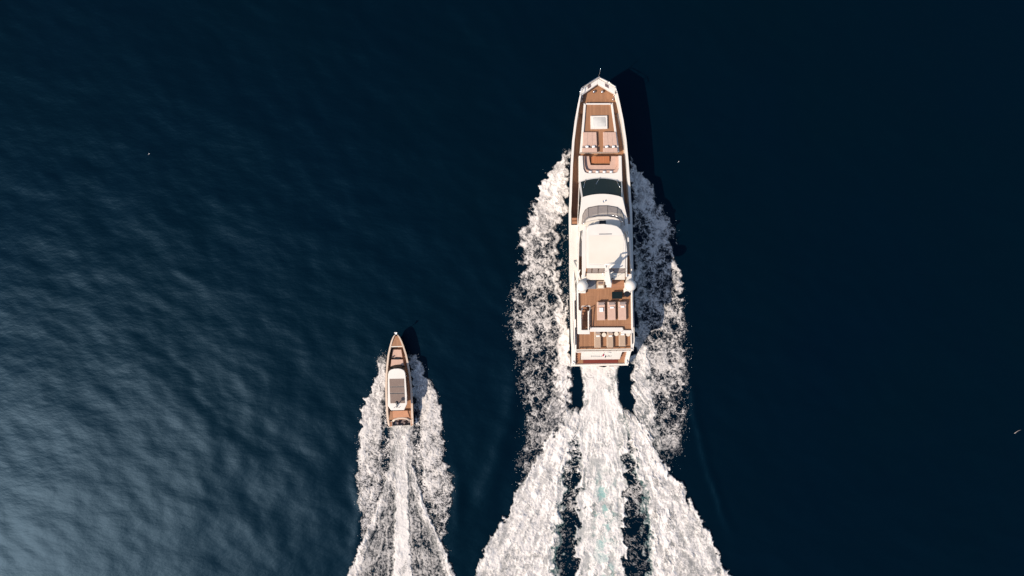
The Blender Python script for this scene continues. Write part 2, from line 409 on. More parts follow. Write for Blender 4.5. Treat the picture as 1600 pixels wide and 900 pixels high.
# mooring gear on the bow deck
for px, py in ((910, 151), (909, 157), (959.5, 148), (957.5, 155)):
    p = YF(px, py, 4.0); bm = bmesh.new()
    add_tube(bm, [(p[0], p[1]-0.1, 3.85), (p[0], p[1]-0.1, 4.12)], 0.05); add_tube(bm, [(p[0], p[1]+0.1, 3.85), (p[0], p[1]+0.1, 4.12)], 0.05)
    add_tube(bm, [(p[0], p[1]-0.22, 4.12), (p[0], p[1]+0.22, 4.12)], 0.045); from_bm('mooring_cleat', bm, STEEL, yacht, True)
for px in (928, 941):
    p = YF(px, 143, 4.1); bm = bmesh.new(); add_tube(bm, [(*p, 3.85), (*p, 4.1), (*p, 4.16)], 0.16, 14); from_bm('windlass', bm, STEEL, yacht, True)

# raised foredeck trunk with a white rim, skylight and two sunpads
trunk = prism('foredeck_trunk', YF.sym([(161.2, 912.6, 957.2), (200, 909.6, 962.5), (237.5, 906.6, 967.4)], 4.3), 3.3, 4.30, WHITE, yacht)
zt = 4.52
for a_ in ([(912.4, 161), (915.6, 163.3), (909.8, 237.5), (906.4, 237.5)], [(957.4, 161), (967.6, 237), (964.4, 237), (954.6, 163.3)], [(915.7, 161), (954.5, 161), (954.3, 163.2), (915.8, 163.2)]):
    prism('rim', YF.poly(a_, zt), 4.25, zt, WHITE, trunk, bev=0.03)
prism('teak_panel', YF.poly([(916, 163.6), (954.2, 163.6), (963.8, 237.4), (910.2, 237.4)], 4.32), 4.2, 4.32, TEAK, trunk)
sky_ = prism('skylight', rect(*YF.box(923.0, 180.6, 949.2, 201.2, 4.6)), 4.3, 4.6, WHITE, yacht, bev=0.04)
x0, y0, x1, y1 = YF.box(926.4, 183.4, 945.8, 198.4, 4.62)
prism('pane', rrect(x0, y0, x1, y1, 0.12), 4.58, 4.66, mottled('frosted_white_lid', (0.80, 0.76, 0.69), (0.42, 0.40, 0.37), 0.75, 0.5, detail=6), sky_, bev=0.02)
def pad(name, poly, z0, z1, mat, parent, bev=0.07): return prism(name, poly, z0, z1, mat, parent, bev=bev, seg=3)
for k_, xs in enumerate((((911.0, 932.0), (910.4, 933.0)), ((942.6, 962.4), (942.6, 965.0)))):
    s1 = pad('sunpad', YF.poly([(xs[0][0], 206.2), (xs[0][1], 206.2), (xs[1][1], 227.5), (xs[1][0]+0.4, 227.5)], 4.68), 4.3, 4.68, CUSH, yacht)
    pad('head_bolster', YF.poly([(xs[1][0]+0.2, 230.6), (xs[1][1], 230.6), (xs[1][1]+0.2, 237.2), (xs[1][0], 237.2)], 4.78), 4.3, 4.78, CUSH, s1)
    bm = bmesh.new()
    for f in (1/3, 2/3):
        a_ = YF(xs[0][0]+(xs[0][1]-xs[0][0])*f, 207, 4.685); c_ = YF(xs[1][0]+(xs[1][1]-xs[1][0])*f, 227, 4.685)
        add_tube(bm, [(*a_, 4.683), (*c_, 4.683)], 0.014, 5)
    from_bm('seam_piping', bm, GREYC, s1)
    prism('bolster_gap', YF.poly([(xs[1][0]+0.3, 227.9), (xs[1][1], 227.9), (xs[1][1], 230.3), (xs[1][0]+0.2, 230.3)], 4.5), 4.3, 4.5, GREYC, s1)

# foredeck lounge: white surround, U sofa, table
lounge = prism('lounge_surround', YF.poly([(904.8, 243.2), (910.8, 243.2), (910.9, 264), (913.6, 269.6), (918, 271.2), (960, 271.2), (964.6, 269.6), (967.2, 264), (967.0, 243.2), (971.4, 243.2), (972.6, 283.0), (905.0, 283.0)], 4.72), 3.3, 4.72, WHITE, yacht, bev=0.05)
prism('lounge_floor', YF.poly([(911, 243.2), (966.8, 243.2), (966.8, 268), (911, 268)], 3.6), 3.3, 3.60, TEAK, lounge)
sofa = pad('sofa_seat', YF.poly([(913.8, 243.8), (920.6, 243.8), (922.0, 258.8), (953.6, 258.8), (955.2, 243.8), (964.4, 243.8), (964.6, 258), (961.5, 264.8), (957.5, 266.2), (919.5, 266.2), (915.6, 264.4), (913.9, 259)], 4.12), 3.55, 4.12, CUSH, yacht)
pad('sofa_back', YF.poly([(911.3, 243.8), (913.4, 243.8), (913.5, 259.4), (915.2, 264.9), (919.2, 266.8), (958, 266.8), (962.0, 265.3), (965.0, 258.4), (964.8, 243.8), (966.7, 243.8), (966.9, 262), (964.4, 268.6), (959.5, 270.7), (918.5, 270.7), (913.8, 268.8), (911.3, 262)], 4.5), 3.55, 4.5, CUSH, sofa, 0.05)
x0, y0, x1, y1 = YF.box(924.4, 244.2, 952.4, 254.6, 4.35)
tb = prism('lounge_table', rrect(x0, y0, x1, y1, 0.1), 4.28, 4.36, TABLEW, yacht, bev=0.015)
for f in (0.25, 0.75): tube('table_pedestal', [(x0+(x1-x0)*f, (y0+y1)/2, 3.6), (x0+(x1-x0)*f, (y0+y1)/2, 4.28)], 0.07, STEEL, tb)

# wheelhouse: body, raked windscreen of three panes, wipers
def arc(xl, xr, ys, yc, z, k=13):
    out = []
    for i in range(k):
        t = -1+2*i/(k-1); out.append((*YF(xl+(xr-xl)*(t+1)/2, yc+(ys-yc)*t*t, z), z))
    return out
zb, zt_ = 4.72, 6.45
bot = arc(904.6, 971.8, 283.4, 277.0, zb); top = arc(908.4, 972.4, 309.0, 303.4, zt_)
vb = YF(940, 352, zb)[1]
body = loft('wheelhouse', [bot+[(2.95, vb, zb), (-2.95, vb, zb)], top+[(2.86, vb, zt_), (-2.86, vb, zt_)]], WHITE, yacht, closed=True, caps=True)
def shield(t, s):                              # point of the raked screen, t across -1..1, s up 0..1
    i = (t+1)/2*(len(bot)-1); a = int(min(i, len(bot)-2)); f = i-a
    B = Vector(bot[a]).lerp(Vector(bot[a+1]), f); T = Vector(top[a]).lerp(Vector(top[a+1]), f)
    return B.lerp(T, s)
screen_normal = Vector((0, 0.6, 0.8))
def pane_mesh(name, t0, t1, s0, s1, off, mat, parent, k=8):
    rows = []
    for s in (s0, s1): rows.append([shield(t0+(t1-t0)*i/k, s) + screen_normal*off for i in range(k+1)])
    return loft(name, rows, mat, parent, smooth=True)
wind = pane_mesh('windshield_frame', -0.93, 0.955, 0.07, 0.985, 0.012, BLACK, yacht, 16)
for t0, t1 in ((-0.91, -0.30), (-0.285, 0.335), (0.35, 0.935)): pane_mesh('windshield_pane', t0, t1, 0.09, 0.97, 0.03, DGLASS, wind)
for t0, s0, t1, s1 in ((-0.70, 0.04, -0.84, 0.5), (-0.02, 0.02, -0.24, 0.42), (0.72, 0.04, 0.90, 0.46)):
    tube('wiper', [shield(t0, s0)+screen_normal*0.07, shield(t1, s1)+screen_normal*0.07], 0.028, STEEL, wind, 6)
# side windows of the upper lounge
for sgn in (-1, 1):
    for f0, f1 in ((0.03, 0.46), (0.49, 0.95)):
        def sp(f, s):
            lo = Vector(bot[0 if sgn < 0 else -1]).lerp(Vector((sgn*2.95, vb, zb)), f); hi = Vector(top[0 if sgn < 0 else -1]).lerp(Vector((sgn*2.86, vb, zt_)), f)
            return lo.lerp(hi, s) + Vector((sgn*0.012, 0, 0.004))
        loft('side_window', [[sp(f0+(f1-f0)*i/4, s) for i in range(5)] for s in (0.30, 0.93)], DGLASS, body)

# upper deck slab full beam, with wings, and the upper lounge behind the wheelhouse
vU0 = YF(940, 548.5, 4.85)[1]; vU1 = YF(940, 350.5, 4.85)[1]
slab = [(3.62, vU0), (3.78, vU0+1.2), (3.80, 8), (3.78, 15.5), (3.66, vU1), (-3.66, vU1), (-3.78, 15.5), (-3.80, 8), (-3.78, vU0+1.2), (-3.62, vU0)]
upper = prism('upper_deck', slab, 4.55, 4.83, WHITE, yacht, bev=0.06, seg=2)
ulounge = prism('upper_lounge', [(2.86, vb), (2.9, vb-4), (2.85, 7.9), (-2.85, 7.9), (-2.9, vb-4), (-2.86, vb)], 4.8, 6.46, WHITE, yacht)
for sgn in (-1, 1):
    for v0, v1 in ((8.1, 9.4), (9.6, 11.2), (11.4, 13.6), (13.8, vb-0.2)):
        u_ = sgn*2.905
        prism('lounge_window', rect(min(u_, u_+sgn*0.02), v0, max(u_, u_+sgn*0.02), v1), 5.2, 6.25, DGLASS, ulounge)
# main saloon below it
saloon = prism('saloon', [(2.85, 17.0), (2.95, 12), (2.95, 5.6), (-2.95, 5.6), (-2.95, 12), (-2.85, 17.0)], 3.3, 4.56, WHITE, yacht)
for sgn in (-1, 1):
    u_ = sgn*2.955
    for v0, v1 in ((6.0, 9.0), (9.2, 12.0)): prism('saloon_window', rect(min(u_, u_+sgn*0.02), v0, max(u_, u_+sgn*0.02), v1), 3.6, 4.4, DGLASS, saloon)
# steps from the side decks to the upper deck
for sgn in (-1, 1):
    va = YF(940, 318, 4.0)[1]
    st = empty('side_stair', (0, 0, 0)); st.parent = yacht
    for k_ in (range(6) if sgn > 0 else (4, 5)):
        v_ = va - k_*(va-vU1-0.02)/6; z_ = 3.35 + 0.21*(k_+1)
        prism('stair_tread', rect(*sorted((sgn*2.93, sgn*3.58))[:1], v_-0.34, sorted((sgn*2.93, sgn*3.58))[1], v_), z_-0.07, z_, TEAKX if sgn < 0 else GREYD, st)
# bulwark wings beside the upper aft deck
for sgn in (-1, 1):
    w_ = prism('upper_wing', [(sgn*3.34, vU0+0.02), (sgn*3.62, vU0), (sgn*3.76, vU0+1.2), (sgn*3.77, 9.4), (sgn*3.45, 12.2), (sgn*3.34, 9.2)], 4.8, 5.45, WHITE, yacht, bev=0.05,
               top=[5.35, 5.3, 5.45, 5.2, 4.86, 5.3])
    for v0, v1 in ((2.9, 5.0), (6.0, 8.3)):
        prism('wing_slot', rect(*((-3.52, v0, -3.46, v1) if sgn < 0 else (3.46, v0, 3.52, v1))), 5.2, 5.475, BLACK, w_)
# upper aft deck teak with its stern rail
prism('upper_aft_deck', [(3.33, vU0+0.05), (3.33, 9), (-3.33, 9), (-3.33, vU0+0.05)], 4.8, 4.9, TEAK, yacht)
va, vb2 = YF(940, 550.4, 5.3)[1], YF(940, 548.7, 5.3)[1]
rl = prism('stern_rail', rect(-3.40, va, 3.42, vb2), 5.2, 5.3, WHITE, yacht, bev=0.02)
va2 = YF(940, 546.9, 5.5)[1]
prism('rail_cap', rect(-3.38, va2-0.01, 3.40, va2+0.13), 5.42, 5.5, WHITE2, rl, bev=0.02)
for k_ in range(9):
    u_ = -3.2+k_*0.8; tube('rail_post', [(u_, va+0.1, 4.84), (u_, va2+0.05, 5.43)], 0.03, STEEL, rl, 6)

# sun deck slab with the stair notch, coaming, teak
Z3 = 6.8
front = [(p[0], p[1]) for p in arc(909.2, 972.8, 308.2, 303.0, Z3)]
sd = front + [(2.95, YF(940, 345, Z3)[1]), (3.16, YF(940, 430, Z3)[1]), (3.30, 8.6), (3.30, 4.36), (2.3, 4.36), (2.3, 4.62), (-1.78, 4.62), (-1.78, YF(915, 478, Z3)[1]), (-2.78, YF(915, 478, Z3)[1]), (-2.78, 4.34), (-3.24, 4.34), (-3.30, 8.6), (-3.16, YF(940, 430, Z3)[1]), (-2.95, YF(940, 345, Z3)[1])]
sund = prism('sun_deck', sd, 6.44, Z3, WHITE, yacht, bev=0.06, seg=2)
vF = YF(940, 400, Z3)[1]; vS = YF(915, 478, Z3)[1]
prism('sun_deck_teak', [(3.12, 4.7), (3.12, vF), (-3.0, vF), (-3.12, 9.0), (-3.12, 4.5), (-2.8, 4.5), (-2.8, vS+0.03), (-1.76, vS+0.03), (-1.76, 4.7)], 6.7, Z3+0.012, TEAK, yacht)
for nm, pts in (('coaming', [(903.0, 515.6), (921.8, 515.6), (921.8, 522.2), (904.6, 522.2), (902.6, 519)]), ('coaming', [(921.9, 511.6), (972.6, 511.6), (974.6, 515.8), (971, 518.4), (921.9, 518.4)]),
                ('coaming', [(974.7, 515.9), (987.4, 515.9), (987.4, 521.2), (971.2, 521.2), (971.2, 518.5)])):
    prism(nm, YF.poly(pts, 7.15), 6.6, 7.15, WHITE, sund, bev=0.06, seg=2)
for sgn in (-1, 1):
    prism('side_coaming', [(sgn*3.14, 4.35), (sgn*3.34, 4.35), (sgn*3.34, 9.4), (sgn*3.14, 9.4)], 6.6, 7.12, WHITE, sund, bev=0.05)
    prism('side_coaming', [(sgn*3.14, 9.41), (sgn*3.34, 9.41), (sgn*3.2, 15.0), (sgn*2.96, 16.6), (sgn*2.82, 16.6), (sgn*3.0, 15.0)], 6.6, 7.3, WHITE, sund, bev=0.05)
# deck margin boards on the sun deck
prism('margin_board', rect(*YF.box(921.8, 507.2, 986, 508.4, 6.825)), 6.78, 6.824, TEAKX, sund)
prism('margin_board', rect(*YF.box(929, 474, 930.0, 507, 6.825)), 6.78, 6.824, TEAKX, sund)
# stair down to the aft deck with hand rails
st = empty('aft_stair', (0, 0, 0)); st.parent = yacht
for k_ in range(8):
    v_ = vS - 0.35 - k_*0.34; z_ = 5.05 + 0.22*k_
    prism('stair_tread', rect(-2.76, v_-0.17, -1.80, v_+0.17), z_-0.06, z_, TEAKX, st)
prism('stair_foot', rect(-2.76, 4.4, -1.80, vS), 4.86, 4.93, MAHOG, st)
for px0 in (907.4, 919.6):
    pts = [YF(px0+dx, y, 7.6) for dx, y in ((0, 516), (0, 492), (0.8, 486), (3.4, 481.5))]
    hr = tube('hand_rail', [(*pts[0], 7.55), (*pts[1], 7.7), (*pts[2], 7.7), (*pts[3], 7.5), (pts[3][0], pts[3][1]+0.03, 6.8)], 0.055, WHITE, st)
prism('rail_board', YF.poly([(904.8, 484), (908.4, 486), (908.9, 516), (904.8, 516)], 7.3), 6.8, 7.3, WHITE, st, bev=0.03)
prism('rail_board', YF.poly([(918.9, 486), (920.8, 486), (920.8, 516), (918.9, 516)], 7.3), 6.8, 7.3, WHITE, st, bev=0.03)

# fly bridge screen: five bronze panes
outer = [(909.2, 350), (910.6, 336), (914.4, 328), (919, 324.6), (934.3, 321.6), (949.4, 321.4), (964.6, 324), (970.4, 328.4), (974.2, 338), (976.4, 352)]
innr = [(911.0, 352), (912.4, 346), (915.8, 341.6), (919.6, 339.2), (934.3, 336.0), (949.4, 335.8), (964.2, 338.0), (968.6, 341), (972.2, 346.4), (974.6, 355)]
zo, zi = 6.86, 7.62
scr = tube('screen_frame', [(*YF(x, y, zi), zi) for x, y in innr], 0.03, STEEL, yacht, 6)
tube('screen_sill', [(*YF(x, y, zo), zo) for x, y in outer], 0.035, BLACK, scr, 6)
for a_, c_ in ((0, 3), (3, 4), (4, 5), (5, 6), (6, 9)):
    rows = []
    for lst, z_ in ((outer, zo), (innr, zi)):
        rows.append([(*YF(x, y, z_), z_) for x, y in lst[a_:c_+1]])
    loft('screen_pane', rows, BRONZEG, scr)
    if a_: tube('screen_mullion', [rows[0][0], rows[1][0]], 0.022, BLACK, scr, 6)
prism('dashboard_ledge', YF.poly([(913.5, 352), (916, 343.5), (921, 340.6), (934.3, 338), (949.4, 338), (963, 340), (968, 343), (972, 352)], 7.45), 6.8, 7.40, WHITE, yacht, bev=0.08, seg=2)
dash = prism('helm_console', YF.poly([(914, 351.5), (915, 347.5), (922, 345.5), (934, 343), (950, 343), (962, 345.5), (969, 348.5), (970, 360), (914, 360)], 7.55), 6.8, 7.55, WHITE2, yacht, bev=0.06, seg=2)
prism('instrument_screen', rect(*YF.box(936.4, 344.4, 946.8, 350.4, 7.6)), 7.5, 7.6, BLACK, dash)
# roof front: horn
p = YF(942.8, 315, 6.9); bm = bmesh.new()
add_sphere(bm, (p[0], p[1], 6.9), 0.12, 1, 1, 0.6, 10, 6); add_tube(bm, [(p[0]+0.08, p[1]+0.05, 6.88), (p[0]+0.28, p[1]+0.12, 6.9)], 0.05, 8, 0.09); from_bm('horn', bm, STEEL, yacht, True)

# hardtop, side fairings, roof lights, aft beam
ZH = 8.72
ht = [(916.2, 419.2), (916.2, 361), (917.2, 355.4), (921, 352.0), (932, 350.4), (944, 350.0), (956, 350.8), (964.5, 353.2), (970.5, 358), (974.2, 365), (976.8, 378), (977.6, 396), (977.6, 419.2)]
hard = prism('hardtop', YF.poly(ht, ZH), 8.42, ZH, WHITE, yacht, bev=0.12, seg=3)
for pts in ([(909.8, 434), (909.8, 372), (911.0, 359), (913.4, 354.6), (916.6, 353.0), (915.6, 361), (915.6, 420), (914, 433)], [(977.9, 433), (978.0, 396), (977.2, 378), (975.0, 366), (978.2, 376), (980.0, 396), (980.2, 433)]):
    prism('side_fairing', YF.poly(pts, ZH-0.05), 8.25, ZH-0.05, WHITE, hard, bev=0.04)
prism('roof_panel', YF.poly([(920, 368), (974, 368), (975, 412), (920, 412)], ZH+0.01), ZH-0.05, ZH+0.012, mottled('cream_roof_panel', (0.72, 0.645, 0.555), (0.68, 0.60, 0.51), 0.5, 0.6, spec=0.25), hard, bev=0.01)
prism('hatch', rect(*YF.box(936, 365.0, 956, 366.4, ZH+0.02)), ZH-0.02, ZH+0.02, GREY, hard)
for x0, x1 in ((917.2, 924.2), (925.2, 934.2), (935.0, 945.4), (953.2, 958.2), (959, 976.6)):
    prism('roof_light', YF.poly([(x0+1, 419.6), (x1, 419.6), (x1, 426.2), (x0, 426.2)], 8.6), 8.5, 8.6, BRONZEG, hard)
beam = prism('aft_beam', YF.poly([(917.0, 426.6), (976.8, 426.6), (976.8, 437.0), (917.6, 437.4)], 8.6), 8.3, 8.60, WHITE2, hard, bev=0.04)
prism('aft_lip', YF.poly([(921.0, 413.6), (945.5, 413.6), (945.5, 419.0), (918.0, 419.0)], ZH+0.03), ZH-0.02, ZH+0.03, WHITE, hard, bev=0.02)
for pts, zz in (([(-2.9, 9.7), (-2.3, 9.7)], 0), ([(2.45, 9.7), (3.0, 9.7)], 0)):
    u0, u1 = pts[0][0], pts[1][0]
    loft('arch_leg', [[(u0, 9.2, 6.8), (u1, 9.2, 6.8), (u1, 10.1, 6.8), (u0, 10.1, 6.8)], [(u0, 10.2, 8.4), (u1, 10.2, 8.4), (u1, 11.4, 8.4), (u0, 11.4, 8.4)]], WHITE, hard, closed=True, caps=True)
for sgn in (-1, 1):
    loft('front_strut', [[(sgn*2.6, 16.2, 6.8), (sgn*2.75, 16.2, 6.8), (sgn*2.75, 16.6, 6.8), (sgn*2.6, 16.6, 6.8)], [(sgn*2.6, 15.2, 8.45), (sgn*2.75, 15.2, 8.45), (sgn*2.75, 15.7, 8.45), (sgn*2.6, 15.7, 8.45)]], WHITE, hard, closed=True, caps=True)
    # slanted side braces from the wing up to the roof edge
    tube('side_brace', [(sgn*3.42, 13.2, 4.9), (sgn*3.18, 12.2, 6.6), (sgn*3.05, 10.8, 8.3)], 0.10, WHITE, hard, 8)
    tube('side_brace', [(sgn*3.40, 10.4, 5.0), (sgn*3.20, 11.2, 6.6), (sgn*3.05, 12.0, 8.3)], 0.07, WHITE, hard, 8)

# mast with scanners
mast = prism('mast_foot', YF.poly([(945.4, 433.6), (956.2, 433.6), (956.2, 440), (955.4, 449), (949.2, 449), (949.2, 440.2), (945.4, 440)], 8.95), 8.0, 8.95, WHITE, yacht, bev=0.04)
def boxring(px, py, z, wx, wy):
    u, v = YF(px, py, z); return [(u-wx, v-wy, z), (u+wx, v-wy, z), (u+wx, v+wy, z), (u-wx, v+wy, z)]
loft('mast_fin', [boxring(950.5, 438, 8.8, .33, .55), boxring(949.5, 431, 9.6, .30, .45), boxring(948.6, 423, 10.3, .26, .36), boxring(948.4, 418, 10.9, .20, .24)], WHITE, mast, closed=True, caps=True)
for p0, p1, r_ in (((948.6, 421.5, 10.5), (960.8, 411.4, 11.3), .14), ((948.6, 421.5, 10.5), (944.4, 413.0, 11.3), .12), ((947.5, 427.5, 9.9), (940.8, 427.8, 10.0), .10), ((948.5, 434.0, 9.4), (941.2, 428.4, 10.0), .08),
                   ((951.5, 428.0, 9.9), (958.5, 424.5, 10.2), .08)):
    tube('mast_arm', [(*YF(*p0), p0[2]), (*YF(*p1), p1[2])], r_, WHITE, mast, 8, r_*0.7)
a_, c_ = YF(945.0, 413.2, 11.45), YF(959.5, 411.2, 11.45)
tube('radar_scanner', [(*a_, 11.45), (*c_, 11.45)], 0.10, WHITE, mast, 8)
for px, py in ((948.4, 436.2), (954.4, 436.4), (957.6, 435.4)):
    p = YF(px, py, 9.1); bm = bmesh.new(); add_sphere(bm, (p[0], p[1], 9.05), 0.11, u=10, v=6); from_bm('signal_lamp', bm, BLACK, mast, True)
for px, py in ((943, 424), (958, 430), (966, 431)):
    p = YF(px, py, 9.0); tube('whip_antenna', [(*p, 8.55), (p[0], p[1]-0.1, 11.0)], 0.02, WHITE, mast, 5)
# small satellite dome riding on the aft beam
# two big radar domes on pedestals
for px, py, lab in ((910.2, 446.6, 'port'), (985.2, 445.8, 'starboard')):
    u_, v_ = YF(px, py, 8.75); bm = bmesh.new()
    add_sphere(bm, (u_, v_, 8.75), 0.68, 1, 1, 1.05, 28, 18); d_ = from_bm('radar_dome', bm, WHITE, yacht, True)
    bm = bmesh.new(); add_tube(bm, [(u_*0.985, v_, 7.0), (u_, v_, 7.8), (u_, v_, 8.15), (u_, v_, 8.3)], 0.22, 16, 0.5); from_bm('dome_pedestal', bm, WHITE, d_, True)
    bm = bmesh.new(); add_tube(bm, [(u_, v_, 8.70), (u_, v_, 8.74)], 0.687, 32); from_bm('dome_seam', bm, GREY, d_, True)
    prism('dome_shelf', rect(u_-0.42 if u_ < 0 else u_-0.55, v_-0.85, u_+0.55 if u_ < 0 else u_+0.30, v_+0.35), 6.82, 7.2, WHITE, d_, bev=0.05)

# bar behind the roof: grey counter, grill, teak servery
bar = prism('bar_counter', rect(*YF.box(917.8, 437.8, 931.0, 451.4, 7.7)), 6.8, 7.7, GREY, yacht, bev=0.02)
gx0, gy0, gx1, gy1 = YF.box(931.6, 438.6, 944.6, 451.4, 7.6)
gr = prism('grill_cabinet', rect(gx0, gy0, gx1, gy1), 6.8, 7.58, TAUPE, yacht, bev=0.02)
x0, y0, x1, y1 = YF.box(934.6, 445.4, 943.4, 450.0, 7.66); prism('grill_lid', rrect(x0, y0, x1, y1, .05), 7.5, 7.68, WHITE2, gr, bev=0.03)
prism('grill_pan', rect(*YF.box(935.0, 440.2, 942.6, 443.6, 7.6)), 7.5, 7.60, GREYD, gr)
prism('servery', rect(*YF.box(956.8, 438.0, 975.6, 451.0, 7.3)), 6.8, 7.22, TEAKX, yacht, bev=0.02)

# stern: transom, side steps, swim platform, name, ensign
prism('swim_platform', rect(-3.22, 0.12, 3.2, 2.6), 0.6, 1.0, TEAK, yacht)
prism('platform_edge', rect(-3.66, -0.22, 3.66, 0.10), 0.55, 1.12, WHITE, yacht, bev=0.05)
prism('garage_sill', rect(*YF.box(911.2, 561.6, 965.4, 568.2, 1.05)), 0.9, 1.05, MAHOG, yacht)
def tpt(px, py, z): return (*YF(px, py, z), z)
T = [tpt(907.6, 562.0, 1.25), tpt(968.2, 561.4, 1.25), tpt(971.8, 550.6, 3.6), tpt(908.2, 551.2, 3.6)]
loft('transom_base', [[(p[0], p[1]+0.9, 1.0) for p in T[:2]], T[:2]], WHITE, yacht)
TN = (Vector(T[1])-Vector(T[0])).cross(Vector(T[3])-Vector(T[0])).normalized()
if TN.z < 0: TN = -TN
trans = loft('transom', [[T[0], T[1], (T[1][0], T[1][1]+0.8, 1.25), (T[0][0], T[0][1]+0.8, 1.25)], [T[3], T[2], (T[2][0], T[2][1]+0.8, 3.6), (T[3][0], T[3][1]+0.8, 3.6)]], WHITE, yacht, closed=True, caps=True)
for sgn in (-1, 1):
    st = empty('stern_stair', (0, 0, 0)); st.parent = yacht
    for k_ in range(7):
        v_ = 0.55 + k_*0.33; z_ = 1.3+0.33*k_
        a_, c_ = sorted((sgn*2.55, sgn*3.26))
        prism('stair_tread', rect(a_, v_, c_, v_+0.36), z_-0.33, z_, TEAKX, st)
    p = YF(895.6, 566, 1.5) if sgn < 0 else YF(980.4, 565, 1.5)
    bm = bmesh.new(); add_tube(bm, [(sgn*3.42, 0.35, 1.45), (sgn*3.42, 0.35, 1.75)], 0.05); add_tube(bm, [(sgn*3.42, 0.1, 1.72), (sgn*3.42, 0.6, 1.78)], 0.05); from_bm('stern_cleat', bm, STEEL, yacht, True)
# yacht name in spaced grey capitals on the transom
ux = (Vector(T[1])-Vector(T[0])).normalized(); uy = (Vector(T[3])-Vector(T[0])); th = uy.length; uy = uy - ux*uy.dot(ux); uy.normalize()
def letter(ch, px):
    cu = bpy.data.curves.new('name_letter', 'FONT'); cu.body = ch; cu.size = 0.62; cu.extrude = 0.008; cu.align_x = 'CENTER'
    tmp = bpy.data.objects.new('tmp', cu); col.objects.link(tmp)
    dg = bpy.context.evaluated_depsgraph_get(); me_ = bpy.data.meshes.new_from_object(tmp.evaluated_get(dg))
    bpy.data.objects.remove(tmp)
    base = Vector(tpt(px, 557.6, 2.3)); t = (base - Vector(T[0])); o_ = Vector(T[0]) + ux*t.dot(ux) + uy*(th*0.42) + TN*0.02
    mt = Matrix((ux, uy, ux.cross(uy))).transposed().to_4x4(); mt.translation = o_
    me_.transform(mt); me_.materials.clear(); return link('name_letter', me_, LETTER, trans)
for ch, px in (('M', 925.8), ('I', 929.9), ('L', 933.2), ('L', 936.6), ('I', 939.4), ('I', 947.2), ('R', 950.8), ('I', 954.4)): letter(ch, px)
ens = tube('ensign_staff', [tpt(944.4, 550.6, 3.6), tpt(943.4, 552.6, 4.6), tpt(942.9, 554.0, 5.3)], 0.03, STEEL, yacht, 6)
def bunting(name, quad, mat, parent, k=6):       # a hanging strip of cloth with folds
    A, B, C_, D_ = [Vector(tpt(*q)) for q in quad]; rows = []
    for i in range(k+1):
        f = i/k; a_, b_ = A.lerp(D_, f), B.lerp(C_, f)
        rows.append([a_.lerp(b_, j/4) + Vector((0, 0.05*math.sin(7*f+2*j), 0.05*math.sin(5*f+3*j))) for j in range(5)])
    return loft(name, rows, mat, parent, smooth=True)
fl = bunting('ensign', [(942.6, 552.8, 5.2), (944.4, 553.2, 4.9), (942.9, 557.4, 4.4), (940.6, 556.2, 4.5)], RED, ens)
bunting('ensign_white', [(944.4, 553.2, 4.9), (945.4, 554.2, 4.7), (944.7, 557.8, 4.35), (942.9, 557.4, 4.4)], TOWEL, fl)
bunting('ensign_canton', [(945.2, 555.0, 4.7), (946.4, 555.6, 4.6), (947.0, 558.7, 4.3), (944.6, 558.4, 4.35)], NAVYB, fl)

# ------------------------------------------------------------------ loose things on the yacht (top level)
def rel(fr, u, v, z): return fr.world(u, v, z)
def dup(root, loc, rz, label):
    r = root.copy(); col.objects.link(r); r.location = loc; r.rotation_euler = (0, 0, rz); r['label'] = label
    for ch in list(root.children):
        c = ch.copy(); col.objects.link(c); c.parent = r
        for g in list(ch.children):
            d = g.copy(); col.objects.link(d); d.parent = c
    return r
def make_lounger(L_, W_, hgt, mat, frame):
    t = empty('sun_lounger', (0, 0, 0))
    fr = prism('frame', rect(-W_/2, 0, W_/2, L_), hgt-0.22, hgt-0.14, frame, t)
    for sx in (-1, 1):
        for y in (0.12, L_-0.12):
            prism('leg', rect(sx*(W_/2-0.06)-0.04, y-0.04, sx*(W_/2-0.06)+0.04, y+0.04), 0, hgt-0.22, frame, t)
    pad('mattress', rrect(-W_/2+0.03, 0.03, W_/2-0.03, L_*0.70, 0.05), hgt-0.14, hgt, mat, t, 0.04)
    bm = bmesh.new()
    y0, y1 = L_*0.705, L_-0.02
    add_prism(bm, rrect(-W_/2+0.03, y0, W_/2-0.03, y1, 0.05), hgt-0.14, hgt, 0.04, None, 3)
    for v in bm.verts: v.co.z += 0.35*max(0, v.co.y-y0)/(y1-y0)*0.6
    from_bm('backrest', bm, mat, t)
    pil = pad('headrest', rrect(-W_/2+0.16, L_*0.83, W_/2-0.14, L_-0.07, 0.04), hgt+0.11, hgt+0.27, GREYC, t, 0.03)
    return t
sp1 = [(939.4, 471.6, 500.6), (956.0, 471.2, 500.4), (972.6, 470.8, 500.2)]
names = ['sun lounger on the top deck nearest the stair, at the left of its row', 'middle sun lounger of the three on the top deck', 'sun lounger on the top deck nearest the right side rail']
proto = None
def folded_towel(cx, cy, z, w, d, rz, label, group):
    o = pad('folded_towel', rrect(-w/2, -d/2, w/2, d/2, 0.04), 0, 0.11, TOWEL, None, 0.035)
    o.location = (cx, cy, z); o.rotation_euler = (0, 0, rz)
    return tag(o, label, 'towel', group)
